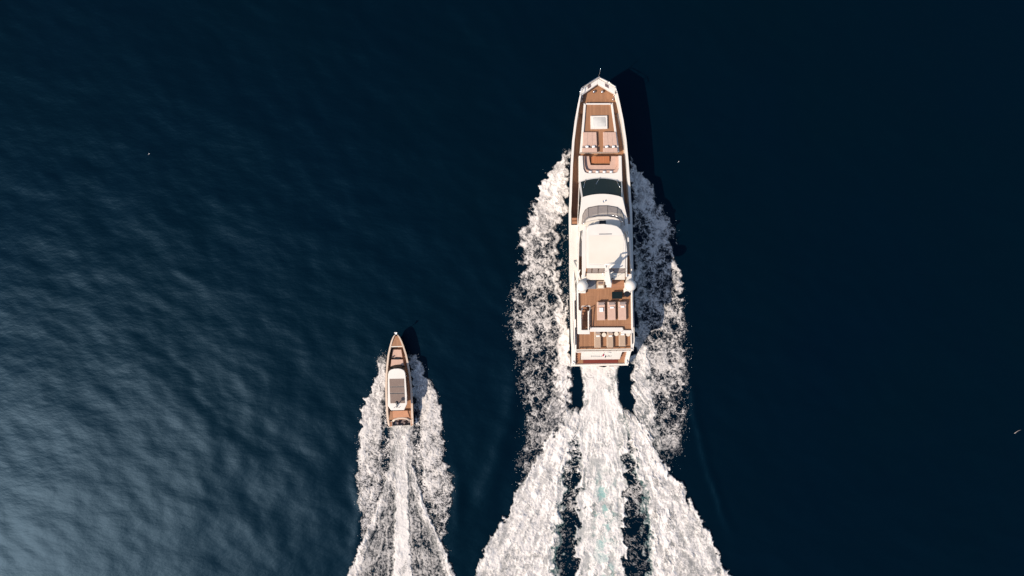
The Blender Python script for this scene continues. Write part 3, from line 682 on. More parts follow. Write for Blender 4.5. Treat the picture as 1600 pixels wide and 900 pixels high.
for i, (px, y0, y1) in enumerate(sp1):
    z = Z3+0.42; a_ = YF(px, y1, z); c_ = YF(px, y0, z)
    if proto is None: proto = make_lounger(c_[1]-a_[1], 0.98, 0.42, CUSH, TAUPE); o = proto; o['label'] = names[i]
    else: o = dup(proto, (0, 0, 0), 0, names[i])
    o.location = rel(YF, a_[0], a_[1], Z3+0.012); o.rotation_euler = (0, 0, YF.a)
    tag(o, None, 'sun lounger', 'sun loungers on the top deck')
    ty = (484.0, 480.6, 479.2)[i]; tw = YF(px+0.4, ty, z+0.2)
    folded_towel(*rel(YF, tw[0], tw[1], 0)[:2], Z3+0.434+(0.02 if i == 0 else 0.035), 0.44, 0.5 if i == 0 else 0.22, YF.a,
                 ('large white towel on the top deck lounger nearest the stair', 'small white towel on the middle top deck lounger', 'small white towel on the top deck lounger by the right rail')[i], 'towels on the loungers')
sp2 = [(934.2, 518.8, 543.6), (953.6, 518.8, 543.4), (972.6, 518.6, 541.0)]
names = ['pale framed sun lounger at the left of the row on the lower aft deck', 'middle sun lounger of the row on the lower aft deck', 'sun lounger at the right end of the row on the lower aft deck']
proto2 = None
for i, (px, y0, y1) in enumerate(sp2):
    z = 4.9+0.40; a_ = YF(px, y1, z); c_ = YF(px, y0-2, z)
    if proto2 is None: proto2 = make_lounger(c_[1]-a_[1], 0.80, 0.40, TAUPE, WHITE2); o = proto2; o['label'] = names[i]
    else: o = dup(proto2, (0, 0, 0), 0, names[i])
    o.location = rel(YF, a_[0], a_[1], 4.9); o.rotation_euler = (0, 0, YF.a)
    tag(o, None, 'sun lounger', 'sun loungers on the lower aft deck')
    tw = YF(px+0.2, 525.0 if i < 2 else 522.6, z+0.1)
    folded_towel(*rel(YF, tw[0], tw[1], 0)[:2], 5.335, 0.44, 0.20, YF.a,
                 ('white towel on the left lounger of the lower aft deck', 'white towel on the middle lounger of the lower aft deck', 'white towel on the right lounger of the lower aft deck')[i], 'towels on the loungers')
sproto = None
labs = ['round cream side table between the left and middle loungers of the lower aft deck', 'round cream side table between the middle and right loungers of the lower aft deck', 'round cream side table in the right corner of the lower aft deck']
for i, (px, py) in enumerate(((943.8, 523.2), (963.2, 521.6), (981.6, 522.2))):
    u_, v_ = YF(px, py, 5.42)
    if sproto is None:
        sproto = empty('side_table', (0, 0, 0))
        prism('table_top', disc(0, 0, 0.27, 24), 0.47, 0.52, WHITE2, sproto, bev=0.012)
        tube('stem', [(0, 0, 0.03), (0, 0, 0.47)], 0.035, STEEL, sproto); prism('foot', disc(0, 0, 0.17), 0, 0.03, STEEL, sproto)
        o = sproto; o['label'] = labs[i]
    else: o = dup(sproto, (0, 0, 0), 0, labs[i])
    o.location = rel(YF, u_, v_, 4.9); o.rotation_euler = (0, 0, YF.a); tag(o, None, 'side table', 'side tables on the lower aft deck')
# black low table and round black pouf
x0, y0, x1, y1 = YF.box(956.2, 455.8, 972.4, 467.0, 7.3)
t = empty('low_table', rel(YF, (x0+x1)/2, (y0+y1)/2, Z3+0.012), YF.a); w_, d_ = (x1-x0)/2, (y1-y0)/2
prism('table_top', rrect(-w_, -d_, w_, d_, 0.05), 0.40, 0.46, DGLASS, t, bev=0.015)
prism('rim', rrect(-w_+.06, -d_+.06, w_-.06, d_-.06, 0.04), 0.30, 0.40, BLACK, t)
for sx in (-1, 1):
    for sy in (-1, 1): prism('leg', rect(sx*(w_-.12)-.04, sy*(d_-.12)-.04, sx*(w_-.12)+.04, sy*(d_-.12)+.04), 0, 0.30, BLACK, t)
tag(t, 'rectangular black glossy low table on the top deck ahead of the loungers', 'table')
u_, v_ = YF(979.8, 459.4, 7.2)
t = empty('round_stool', rel(YF, u_, v_, Z3+0.012), YF.a)
pad('seat', disc(0, 0, 0.37, 28), 0.28, 0.40, BLACK, t, 0.04); prism('base', disc(0, 0, 0.30, 24), 0, 0.28, BLACK, t)
tag(t, 'round black stool beside the rectangular black table', 'stool')
# throw pillows
def pillow(px, py, z, label, group, rz=0.0):
    bm = bmesh.new(); bmesh.ops.create_grid(bm, x_segments=6, y_segments=5, size=0.5)
    top_ = bm.verts[:]
    for v in top_: v.co.x *= 0.40; v.co.y *= 0.28
    for v in top_: v.co.z = 0.09*(1-(v.co.x/0.2)**4)*(1-(v.co.y/0.14)**4)
    geo = bmesh.ops.duplicate(bm, geom=bm.verts[:]+bm.edges[:]+bm.faces[:])['geom']
    for g in geo:
        if isinstance(g, bmesh.types.BMVert): g.co.z *= -0.6
    bmesh.ops.remove_doubles(bm, verts=bm.verts[:], dist=1e-4)
    u_, v_ = YF(px, py, z); o = from_bm('throw_pillow', bm, TOWEL, None, True)
    o.location = rel(YF, u_, v_, z); o.rotation_euler = (math.radians(12), 0, YF.a+rz); tag(o, label, 'pillow', group)
for px, lab in ((917.4, 'white pillow at the outer end of the left foredeck sunpad'), (927.6, 'white pillow at the inner end of the left foredeck sunpad'), (948.2, 'white pillow at the inner end of the right foredeck sunpad'), (958.8, 'white pillow at the outer end of the right foredeck sunpad')):
    pillow(px, 229.0, 4.79, lab, 'pillows on the foredeck sunpads', random.Random(px).uniform(-.12, .12))
for px, lab in ((922.4, 'white pillow on the curved foredeck sofa, leftmost of four'), (933.2, 'white pillow on the curved foredeck sofa, second from left'), (944.2, 'white pillow on the curved foredeck sofa, third from left'), (955.0, 'white pillow on the curved foredeck sofa, rightmost of four')):
    pillow(px, 268.6, 4.58, lab, 'pillows on the curved sofa', random.Random(px).uniform(-.12, .12))

# ------------------------------------------------------------------ the small day boat
BF = Frame(-14.36, -17.75, 2.07)
boat = empty('day_boat', (BF.x, BF.y, 0), BF.a)
tag(boat, 'small open day boat with brown roof panels running left of the large yacht', 'boat')
BST = [(0.0, 1.62, 0.75, .22), (0.7, 1.68, 1.0, .24), (1.6, 1.72, 1.28, .26), (3.2, 1.74, 1.34, .24), (5.0, 1.71, 1.38, .22), (6.6, 1.60, 1.44, .22), (8.0, 1.42, 1.52, .22), (9.2, 1.22, 1.60, .21), (10.2, 0.95, 1.68, .20),
       (11.0, 0.68, 1.76, .18), (11.5, 0.44, 1.80, .15), (11.75, 0.24, 1.82, .10), (11.85, 0.02, 1.82, .01)]
def bsec(v, hw, zs):
    t = v/11.85; wl = hw*(0.90-0.6*max(0, t-0.4)/0.6); rk = lambda z: v - 0.9*(max(0, t-0.6)/0.4)**2*(1-z/zs)
    zz = [(-0.45, 0.01), (-0.1, wl*0.85), (zs*0.4, wl+(hw-wl)*0.4), (zs, hw)]
    return [(-h_, rk(z), z) for z, h_ in zz[::-1]] + [(h_, rk(z), z) for z, h_ in zz]
bhull = loft('hull', [bsec(*s[:3]) for s in BST], DHULL, boat)
bm = bmesh.new(); bm.faces.new([bm.verts.new((p[0], p[1]+0.004, p[2])) for p in bsec(*BST[0][:3])]); from_bm('stern_plate', bm, DHULL, bhull)
for sgn in (-1, 1):
    loft('gunwale', [[(sgn*(hw+0.01), v, zs-0.10), (sgn*(hw+0.01), v, zs+0.03), (sgn*max(hw-t, 0), v, zs+0.04), (sgn*max(hw-t-0.01, 0), v, zs-0.7)] for v, hw, zs, t in BST], BEIGE, bhull)
def bin_(v): return interp(v, BST, 1)-interp(v, BST, 3)
vs = np.linspace(1.0, 10.3, 14)
prism('cockpit_sole', [(bin_(v), v) for v in vs]+[(-bin_(v), v) for v in vs[::-1]], 0.55, 0.75, TEAK, boat)
vs = np.linspace(10.32, 11.62, 7)
prism('foredeck', [(bin_(v)+.01, v) for v in vs]+[(-bin_(v)-.01, v) for v in vs[::-1]], 1.2, 1.66, TEAK, boat)
prism('foredeck_trim', [(bin_(10.3), 10.22), (bin_(10.3), 10.34), (-bin_(10.3), 10.34), (-bin_(10.3), 10.22)], 1.1, 1.70, WHITE2, boat)
bp_ = pad('bow_sunpad', BF.poly([(613.6, 546.2), (626.8, 546.2), (628.8, 558.6), (612.2, 558.6)], 1.2), 0.75, 1.2, CUSH, boat, 0.05)
pad('cabin_top', BF.poly([(611.6, 561.6), (629.4, 561.6), (631.8, 576.5), (609.8, 576.5)], 1.35), 0.75, 1.35, CUSH, boat, 0.05)
prism('cushion_backrest', BF.poly([(615.2, 559.4), (624.4, 559.4), (624.4, 560.9), (615.2, 560.9)], 1.4), 0.8, 1.42, BLACK, bp_)
p = BF(613.6, 557.5, 1.3); bm = bmesh.new(); add_tube(bm, [(*p, 0.8), (*p, 1.45)], 0.09, 10); from_bm('drink_cooler', bm, GREYD, boat, True)
# jackstaff with a small pale pennant on the bow
p = BF(618.6, 524.5, 1.85); q = BF(618.0, 519.6, 2.7)
js = tube('jackstaff', [(*p, 1.8), (*q, 2.7)], 0.03, STEEL, boat, 6)
loft('pennant', [[(q[0]-0.16, q[1]+0.02, 2.72), (q[0]+0.2, q[1]+0.03, 2.72)], [(q[0]-0.13, q[1]-0.13, 2.55), (q[0]+0.17, q[1]-0.12, 2.6)], [(q[0]-0.03, q[1]-0.27, 2.42), (q[0]+0.08, q[1]-0.25, 2.45)]], TOWEL, js)
# roof with three brown panels, windscreen and posts
zr = 2.75
roof = prism('roof', BF.poly([(606.0, 634), (605.8, 600), (606.2, 585), (607.6, 580.2), (611, 577.4), (616, 576.2), (622, 575.8), (627, 576.6), (631, 578.8), (633.0, 582.5), (633.6, 590), (635.6, 618), (635.9, 631), (631.4, 640.8), (611.0, 641.2)], zr), 2.58, zr, WHITE, boat, bev=0.06, seg=2)
for pts in ([(608.4, 592.0), (631.4, 591.6), (631.8, 603.4), (608.7, 603.8)], [(608.9, 605.2), (631.9, 604.9), (632.3, 613.6), (609.1, 613.9)], [(609.3, 615.5), (632.4, 615.2), (632.9, 629.9), (609.9, 630.2)]):
    prism('roof_panel', BF.poly(pts, zr+0.02), zr-0.06, zr+0.025, BROWNP, roof, bev=0.015)
for pts in ([(608.7, 604.0), (631.8, 603.6), (631.9, 604.7), (608.8, 605.0)], [(609.1, 614.1), (632.3, 613.8), (632.4, 615.0), (609.2, 615.3)]):
    prism('panel_joint', BF.poly(pts, zr+0.01), zr-0.06, zr+0.008, BLACK, roof)
a_, c_ = BF(609, 577.8, 2.0), BF(632, 577.2, 2.0)
rows = []
for z_, dy in ((1.35, 0.34), (2.58, -0.22)):
    rows.append([(a_[0]+(c_[0]-a_[0])*i/8, a_[1]+dy+0.22*(1-(i/4-1)**2), z_) for i in range(9)])
loft('windscreen', rows, DGLASS, boat)
for px, py in ((608, 590), (633, 589), (609, 632), (633, 630)):
    p = BF(px, py, 2.5); tube('roof_post', [(p[0]*0.99, p[1], 0.75), (p[0]*0.97, p[1], 2.6)], 0.06, WHITE, roof)
# black antenna dome on a post at the back of the roof
p = BF(619.6, 637.0, 2.9); q = BF(620.4, 629.2, 3.45)
am = tube('antenna_post', [(*p, 2.72), ((p[0]+q[0])/2, (p[1]+q[1])/2+0.1, 3.1), (*q, 3.4)], 0.06, BLACK, boat)
bm = bmesh.new(); add_sphere(bm, (q[0], q[1], 3.5), 0.21, 1, 1.15, 0.6, 16, 10); from_bm('antenna_dome', bm, BLACK, am, True)
for dx in (-0.32, 0.28): tube('antenna_stub', [(p[0]+dx, p[1]-0.02, 2.74), (p[0]+dx, p[1]+0.02, 2.98)], 0.035, BLACK, am, 6)
# helm, seats under the roof
prism('helm', BF.poly([(614, 590), (628, 590), (628, 600), (614, 600)], 1.5), 0.75, 1.55, WHITE2, boat, bev=0.05)
pad('helm_seat', BF.poly([(613, 608), (629, 608), (629, 616), (613, 616)], 1.3), 0.75, 1.25, TAUPE, boat)
# aft deck, cushions, stern platforms, jet housing
prism('aft_deck', BF.poly([(606.2, 643), (643.6, 641.6), (644.8, 655.0), (606.6, 656.2)], 1.1), 0.6, 1.1, TEAK, boat)
pad('aft_sunpad', BF.poly([(613.6, 642), (636.6, 641.4), (640.0, 651.8), (614.6, 653.0)], 1.22), 1.05, 1.22, mottled('apricot_canvas', (0.50, 0.24, 0.13), (0.44, 0.205, 0.11), 3.0, 0.85), boat, 0.04)
pts = [(613.8, 658.2), (617, 655.2), (623, 653.4), (629, 653.0), (635, 653.8), (640.6, 656.8)]
tube('stern_coaming', [(*BF(x, y, 1.15), 1.15) for x, y in pts], 0.14, BEIGE, boat, 10)
prism('jet_bay', BF.poly([(613.6, 657.0), (640.6, 655.6), (641.0, 663), (613.8, 664)], 0.7), 0.1, 0.26, GREYD, boat)
for px in (621.2, 631.8):
    p = BF(px, 659.5, 0.9); q = BF(px, 663.6, 0.6); bm = bmesh.new(); add_tube(bm, [(*p, 0.62), (*q, 0.42)], 0.17, 12, 0.13); from_bm('jet_housing', bm, GREYD, boat, True)
for pts in ([(606.6, 658.4), (613.2, 657.8), (613.6, 666.6), (608.2, 668.2)], [(640.8, 656.0), (645.6, 655.6), (646.2, 664.6), (641.6, 667.2)]):
    w_ = prism('swim_wing', BF.poly(pts, 0.8), 0.5, 0.80, WHITE2, boat, bev=0.04)
    cx = sum(p[0] for p in pts)/4; cy = sum(p[1] for p in pts)/4
    prism('teak_step', BF.poly([(cx+(p[0]-cx)*0.8, cy+(p[1]-cy)*0.8) for p in pts], 0.82), 0.7, 0.82, TEAKX, w_)

# ------------------------------------------------------------------ wakes
STEP = 0.06
def rows_at(rows, y, k): return np.interp(y, [r[0] for r in rows], [r[k] for r in rows])
def band(x, y, rows, soft=(5, 5)):
    """coverage of a strip given as rows (py, left px, right px, density)"""
    xl, xr, d = rows_at(rows, y, 1), rows_at(rows, y, 2), rows_at(rows, y, 3)
    e = sstep(-soft[0]*0.5, soft[0], x-xl)*sstep(-soft[1]*0.5, soft[1], xr-x)
    return e*d*((y >= rows[0][0]) & (y <= rows[-1][0]))

def ridged(x, y, seed, o=4, gain=0.6, p=2.0):
    t = 0; amp = 1; tot = 0
    for k in range(o):
        t = t + amp*(1-np.clip(np.abs(perlin(x*2**k, y*2**k, seed+k*5))*2.2, 0, 1))**p; tot += amp; amp *= gain
    return t/tot

def wake(prefix, x0, x1, y0, y1, bands, hull_rows, axis_x, puffy, core, fan, ts, labels):
    """bands: region, rows, edge softness, aeration, lift, kind (A white churn, B lacy apron, C thin filaments)"""
    gx = np.arange(x0, x1, STEP*PPM); gy = np.arange(y0, y1, STEP*PPM)
    px, py = np.meshgrid(gx, gy)
    X, Y = (px-800)/PPM, (450-py)/PPM
    n9x, n9y = fbm(px/10, py/10, 71, 3), fbm(px/10, py/10, 81, 3)
    large = fbm(px/46, py/60, 93, 3); mid = fbm(px/17, py/20, 91, 3, 0.5)
    puff = np.abs(fbm(px/26, py/26, 33, 2))*24 + np.abs(fbm(px/10, py/10, 35, 2))*8 - 6.0       # scalloped rims
    outw = np.sign(px-axis_x)
    quiet = 1-0.75*sstep(56, 40, np.abs(px-axis_x))*sstep(hull_rows[-1][0]-10, hull_rows[-1][0], py)*sstep(core[2]+20 if core else 740, core[2]-50 if core else 690, py)
    wx = px + puffy*quiet*outw*puff + 4.0*n9x*quiet
    wy = py + 9*fbm(px/30, py/30, 51, 3) + 4*n9y
    D = np.zeros_like(px); region = np.zeros(px.shape, dtype=np.int8); best = np.zeros_like(px); AER = np.zeros_like(px); LIFT = np.zeros_like(px)
    wk = {k: np.full(px.shape, 1e-5) for k in 'ABC'}
    for reg, rows, soft, aer, lift, kind in bands:
        c = band(wx, wy, rows, soft) if (reg < 3 or core) else band(px + 4.0*n9x + 2.2*fbm(px/4, py/4, 43, 2), py + 4*n9y, rows, soft)
        region = np.where(c > best, reg, region); best = np.maximum(best, c)
        D = np.maximum(D, c) + 0.2*np.minimum(D, c)*(1-np.maximum(D, c)); AER = AER + c*aer
        LIFT = np.maximum(LIFT, np.minimum(c*1.6, 1)*lift); wk[kind] = wk[kind] + c*c
    tot = wk['A']+wk['B']+wk['C']; a_, b_, c_ = wk['A']/tot, wk['B']/tot, wk['C']/tot
    # textures: everything is stirred before it is sampled
    qx = px + 9*n9x + 2.2*fbm(px/3.6, py/3.6, 73, 2); qy = py + 9*n9y + 2.2*fbm(px/3.6, py/3.6, 83, 2)
    side = (px-axis_x)*outw
    sl = py - 0.55*side                                     # strands lie back along the outward throw
    lace = ridged(qx/(13*ts), qy/(13*ts), 131, 4, 0.72, 1.6)
    strand = ridged(qx/(16*ts), (sl+9*n9y)/(6.0*ts), 141, 3, 0.7, 2.0)
    fine = fbm(px/3.0, py/3.2, 95, 2, 0.75)
    oy = hull_rows[-1][0] - 34                              # strands fan out from a point under the stern
    rad = np.hypot(px-axis_x, py-oy); ang = np.arctan2(px-axis_x + 4*n9x, np.maximum(py-oy, 8) + 4*n9y)
    streak = fbm(ang*30*fan, rad/52, 97, 4, 0.65); st2 = ridged(ang*26*fan, (rad+10*mid)/34, 99, 3, 0.65, 1.6)
    aft = sstep(hull_rows[-1][0], hull_rows[-1][0]+30, py)
    soft = fbm(qx/(12*ts), qy/(15*ts), 145, 3, 0.55)
    vA = equalize(0.45*soft + 0.95*streak*aft + 0.30*lace + 0.22*fine + 0.30*large)
    r3 = (region == 3)
    vB = equalize(0.95*lace + 0.30*strand + 0.45*mid + 0.40*large + 0.16*fine)
    vB = np.where(r3, equalize(0.60*lace + 0.40*st2 + 0.38*streak + 0.30*mid + 0.30*fine + 0.2*large), vB)
    vC = equalize(0.55*lace + 0.75*strand + 0.45*mid + 0.25*large)
    Dc = np.clip(D, 0, 0.985)
    pit = sstep(0.62, 0.95, equalize(-lace + 0.9*mid))*sstep(-0.05, 0.30, fbm(px/26, py/34, 101, 2))
    cA = np.clip(0.46 + 0.76*vA + 0.12*fine + 1.3*(Dc-0.90) + 5.0*np.maximum(Dc-0.935, 0), 0, 1.4)*(1-0.6*pit)
    cA = cA/(1+cA**5)**0.2*1.12
    cA = np.clip(cA, 0, 1)*sstep(0.04, 0.74, Dc + 0.50*(vB-0.5))
    cB = sstep(-0.38, 0.56, vB - (1-Dc)*1.05)
    if not core: cB = np.where(r3, sstep(-0.55, 0.80, vB - (1-Dc)), cB)
    cC = sstep(-0.12, 0.36, vC - (1-Dc))
    cov = (a_*cA + 0.84*b_*cB + c_*cC)*sstep(0.0, 0.30, D)
    if core:                                       # green windows of bubbly water along the wash's core
        cx_ = np.abs(px-core[0])/core[1]
        pt = np.exp(-cx_**4)*sstep(-0.14, 0.20, fbm(qx/16, qy/20, 111, 3))*sstep(core[2], core[2]+60, py)
        cov = cov*(1-0.62*pt*(0.55+0.45*sstep(0.2, 0.8, 1-vB))); AER = AER + 0.9*pt
    # inside the hulls there is no foam
    xl, xr = rows_at(hull_rows, py, 1), rows_at(hull_rows, py, 2)
    inside = (py > hull_rows[0][0]) & (py < hull_rows[-1][0]) & (px > xl) & (px < xr)
    cov = np.where(inside, 0, cov)
    bumps = 0.12*soft + 0.26*mid + a_*0.10*streak*aft + 0.03*(lace-0.4)
    sh = sea_height(X, Y)
    bumps = np.where(Dc > 0.95, bumps*0.5, bumps)
    Z = sh + 0.03 + 0.20*LIFT*sstep(0, 0.9, D) + cov*(0.05 + bumps*(0.6+0.9*LIFT))
    Z = np.maximum(Z, sh+0.02)
    fq = 0.25*(cov[:-1, :-1]+cov[1:, :-1]+cov[:-1, 1:]+cov[1:, 1:])
    aq = np.clip(AER, 0, 1)*sstep(0.1, 0.5, D); aqq = aq[:-1, :-1]
    keep = ((fq > 0.02) | ((aqq > 0.2))) & ~inside[:-1, :-1]
    for reg, nm, lab in labels:
        k_ = keep & (region[:-1, :-1] == reg)
        me_, used = grid_mesh(nm, X, Y, Z, k_)
        for an, arr in (('foam', cov), ('aerated', aq)):
            at = me_.attributes.new(an, 'FLOAT', 'POINT'); at.data.foreach_set('value', arr.ravel()[used].astype(np.float32))
        tag(link(nm, me_, FOAM), lab, 'foam', kind='stuff')
    return (px, py, X, Y, D, cov, Z, region, aq)

hullY = [(228, 925, 955), (250, 895, 978), (290, 889, 984), (400, 888, 987), (530, 889, 986), (571, 892, 983)]
bandsY = [
    # left: bright roll thrown off the bow, then a pitted apron outside a bright inner stripe
    (1, [(230, 885, 893, .0), (240, 880, 893, .5), (252, 872, 893, .8), (265, 862, 893, .93), (280, 850, 893, .95), (296, 842, 890, .95), (316, 839, 884, .92), (332, 835, 876, .84), (350, 822, 866, .70), (362, 816, 856, .5)], (3, 7), .0, .9, 'A'),
    (1, [(318, 836, 884, .75), (345, 823, 878, .72), (362, 815, 862, .76), (385, 812, 858, .70), (430, 815, 860, .58), (455, 806, 862, .50), (470, 800, 862, .46), (488, 795, 870, .46), (512, 803, 880, .46), (545, 812, 888, .44), (590, 817, 884, .40), (640, 825, 872, .36), (690, 824, 858, .33), (735, 816, 840, .22), (765, 808, 824, .0)], (9, 6), .0, .35, 'B'),
    (1, [(335, 862, 878, .3), (352, 858, 874, .74), (380, 857, 873, .82), (430, 860, 875, .82), (480, 866, 882, .82), (515, 872, 893, .88), (545, 868, 893, .93), (580, 864, 893, .92), (615, 859, 893, .86), (645, 852, 890, .72), (675, 846, 874, .45), (700, 840, 860, .2)], (9, 7), .0, .5, 'A'),
    (1, [(350, 876, 886, .14), (400, 878, 888, .16), (450, 879, 889, .2), (490, 880, 890, .3)], (4, 4), .0, .1, 'C'),
    (1, [(455, 886, 889.5, .5), (500, 882, 891, .9), (540, 880, 892, .95), (571, 880, 893, .8), (586, 880, 890, .0)], (3, 3), .0, .4, 'A'),
    (1, [(440, 800, 830, .2), (490, 788, 830, .20), (560, 802, 850, .20), (640, 816, 860, .19), (700, 810, 850, .18), (770, 792, 830, .0)], (10, 10), .0, .0, 'C'),
    # right, in the yacht's own shade near the hull
    (2, [(238, 982, 985, .0), (250, 982, 990, .6), (268, 982, 1002, .85), (285, 983, 1013, .86), (300, 984, 1020, .70), (318, 986, 1024, .4), (330, 987, 1026, .2)], (3, 4), .0, .8, 'A'),
    (2, [(270, 986, 1004, .6), (300, 986, 1022, .70), (330, 987, 1034, .62), (352, 987, 1050, .54), (380, 988, 1054, .50), (420, 989, 1058, .47), (460, 990, 1066, .44), (490, 992, 1069, .44), (510, 996, 1067, .50), (560, 992, 1068, .47), (610, 994, 1071, .40), (650, 1000, 1069, .38), (690, 1012, 1062, .28), (720, 1030, 1054, .14), (748, 1040, 1050, .0)], (4, 9), .0, .35, 'B'),
    (2, [(360, 991, 1002, .2), (410, 992, 1006, .62), (450, 992, 1010, .72), (500, 994, 1014, .60), (525, 990, 1010, .80), (560, 987, 1014, .90), (610, 987, 1020, .88), (645, 992, 1026, .74), (680, 1004, 1034, .5), (712, 1018, 1042, .2)], (4, 7), .08, .5, 'A'),
    (2, [(335, 1036, 1046, .3), (380, 1042, 1053, .7), (440, 1050, 1063, .68), (485, 1056, 1068, .6), (520, 1056, 1066, .3)], (4, 3), .0, .5, 'B'),
    (2, [(470, 1040, 1076, .2), (520, 1030, 1076, .20), (620, 1040, 1078, .20), (690, 1040, 1070, .16), (740, 1044, 1064, .0)], (10, 10), .0, .0, 'C'),
    # stern wash: core, two spreading arms, lace in the troughs between
    (3, [(571, 906, 968, .95), (600, 912, 965, .96), (625, 910, 968, .96), (645, 905, 975, .96), (670, 902, 982, .93), (720, 904, 980, .90), (780, 902, 980, .90), (850, 900, 977, .90), (900, 899, 977, .90), (1030, 894, 984, .9)], (4, 4), .16, .35, 'A'),
    (3, [(636, 895, 906, .3), (650, 882, 908, .90), (672, 866, 903, .94), (700, 848, 893, .94), (725, 833, 888, .93), (748, 819, 884, .93), (764, 808, 882, .93), (800, 792, 876, .92), (832, 774, 872, .91), (862, 758, 869, .90), (895, 744, 867, .90), (1030, 692, 860, .88)], (3, 7), .06, .75, 'A'),
    (3, [(636, 972, 984, .3), (650, 972, 996, .90), (668, 978, 1006, .94), (700, 990, 1024, .94), (728, 996, 1040, .93), (750, 1003, 1058, .93), (775, 1007, 1074, .92), (800, 1010, 1088, .91), (830, 1013, 1106, .90), (862, 1015, 1124, .88), (895, 1018, 1139, .87), (1030, 1026, 1198, .85)], (7, 3), .06, .75, 'A'),
    (3, [(760, 812, 850, .5), (800, 793, 846, .86), (850, 765, 840, .84), (900, 742, 836, .82), (1030, 690, 830, .82)], (3, 14), .0, .4, 'B'),
    (3, [(760, 1040, 1064, .5), (800, 1046, 1088, .84), (830, 1048, 1106, .82), (870, 1052, 1128, .80), (900, 1056, 1141, .80), (1030, 1090, 1200, .80)], (14, 3), .0, .4, 'B'),
    (3, [(660, 886, 906, .62), (700, 882, 908, .55), (740, 878, 908, .30), (800, 872, 904, .20), (860, 866, 903, .15), (900, 864, 904, .13), (1030, 858, 898, .13)], (4, 4), .10, .0, 'C'),
    (3, [(655, 974, 994, .62), (700, 978, 998, .52), (740, 980, 1006, .28), (800, 980, 1012, .19), (860, 978, 1016, .15), (900, 976, 1020, .13), (1030, 980, 1028, .13)], (4, 4), .10, .0, 'C'),
    # soft green edges of aerated water along the arms and in the core
    (3, [(720, 878, 890, .2), (780, 870, 884, .35), (850, 862, 876, .4), (900, 860, 874, .4), (1030, 854, 868, .4)], (6, 5), .5, .0, 'A'),
    (3, [(700, 988, 1000, .25), (760, 998, 1010, .4), (820, 1004, 1018, .4), (900, 1010, 1024, .4), (1030, 1018, 1032, .4)], (5, 6), .5, .0, 'A'),
]
AXY = 940
YW = wake('yacht', 680, 1215, 226, 1028, bandsY, hullY, AXY, 1.0, (945, 17, 715), 1.0, 0.9,
     [(1, 'bow_wave_foam', 'white churned foam along the left side of the large yacht'),
      (2, 'bow_wave_foam', 'foam along the right side of the large yacht, partly in its shade'),
      (3, 'stern_wash', 'broad white wash fanning out behind the large yacht')])
hullB = [(556, 616, 626), (575, 606, 640), (610, 604.5, 642.5), (650, 605, 644), (655, 607, 643), (657.5, 613, 640)]
bandsB = [
    (1, [(550, 598, 607, .15), (560, 590, 606, .30), (570, 588, 606, .60), (585, 590, 606, .86), (600, 586, 605, .86), (618, 576, 604, .70), (640, 568, 602, .4)], (3, 4), .0, .5, 'A'),
    (1, [(585, 590, 604, .7), (606, 580, 604, .86), (622, 572, 603, .88), (645, 563, 600, .86), (665, 564, 600, .84), (700, 559, 599, .70), (740, 554, 599, .60), (770, 559, 598, .56), (800, 563, 592, .52), (830, 566, 584, .46), (852, 568, 576, .4), (872, 563, 568, 0)], (3, 6), .0, .5, 'B'),
    (1, [(620, 597, 606, .45), (660, 596, 610, .34), (700, 596, 613, .42), (750, 597, 612, .36), (790, 594, 604, .3), (830, 580, 590, .2)], (4, 4), .0, .0, 'C'),
    (2, [(550, 635, 645, .15), (560, 637, 653, .5), (578, 641, 664, .82), (598, 643, 670, .86), (615, 645, 676, .75), (635, 649, 676, .45), (650, 652, 672, .2)], (3, 4), .0, .5, 'A'),
    (2, [(590, 650, 668, .7), (612, 651, 681, .86), (628, 653, 687, .88), (650, 655, 690, .86), (690, 658, 693, .76), (716, 659, 698, .70), (745, 663, 707, .66), (775, 667, 708, .62), (800, 675, 702, .56), (830, 682, 696, .48), (852, 688, 696, .4), (872, 696, 700, 0)], (5, 3), .0, .5, 'B'),
    (2, [(600, 645, 656, .55), (640, 646, 660, .45), (700, 645, 664, .36), (750, 650, 668, .32), (800, 664, 678, .30), (830, 674, 684, .2)], (4, 4), .0, .0, 'C'),
    # stern: spray off the jets, then a white streak inside a V
    (3, [(656, 612, 642, .86), (680, 613, 642, .80), (700, 615, 640, .84), (720, 616, 639, .95), (760, 617, 639, .98), (800, 616, 640, .985), (850, 614, 642, .985), (900, 612, 645, .985), (1030, 606, 652, .95)], (4, 4), .05, .45, 'A'),
    (3, [(662, 609, 647, .55), (690, 607, 648, .62), (720, 609, 647, .62), (745, 606, 650, .60), (770, 601, 654, .50), (800, 592, 662, .44), (850, 570, 686, .36), (900, 549, 706, .36), (1030, 500, 760, .36)], (3, 3), .0, .15, 'B'),
    (3, [(712, 612, 622, .7), (730, 608, 622, .95), (770, 596, 609, .965), (800, 585, 600, .965), (850, 563, 581, .96), (900, 542, 563, .95), (1030, 492, 524, .9)], (3, 16), .03, .6, 'A'),
    (3, [(712, 632, 643, .7), (730, 632, 648, .95), (770, 645, 658, .965), (800, 654, 668, .965), (850, 677, 693, .96), (900, 693, 712, .95), (1030, 746, 770, .9)], (16, 3), .03, .6, 'A'),
]
BW = wake('boat', 480, 790, 548, 1028, bandsB, hullB, 626, 0.55, None, 1.1, 0.6,
     [(1, 'bow_wave_foam', 'speckled foam along the left side of the small boat'),
      (2, 'bow_wave_foam', 'speckled foam along the right side of the small boat'),
      (3, 'stern_wash', 'narrow wash with bright centre streak behind the small boat')])

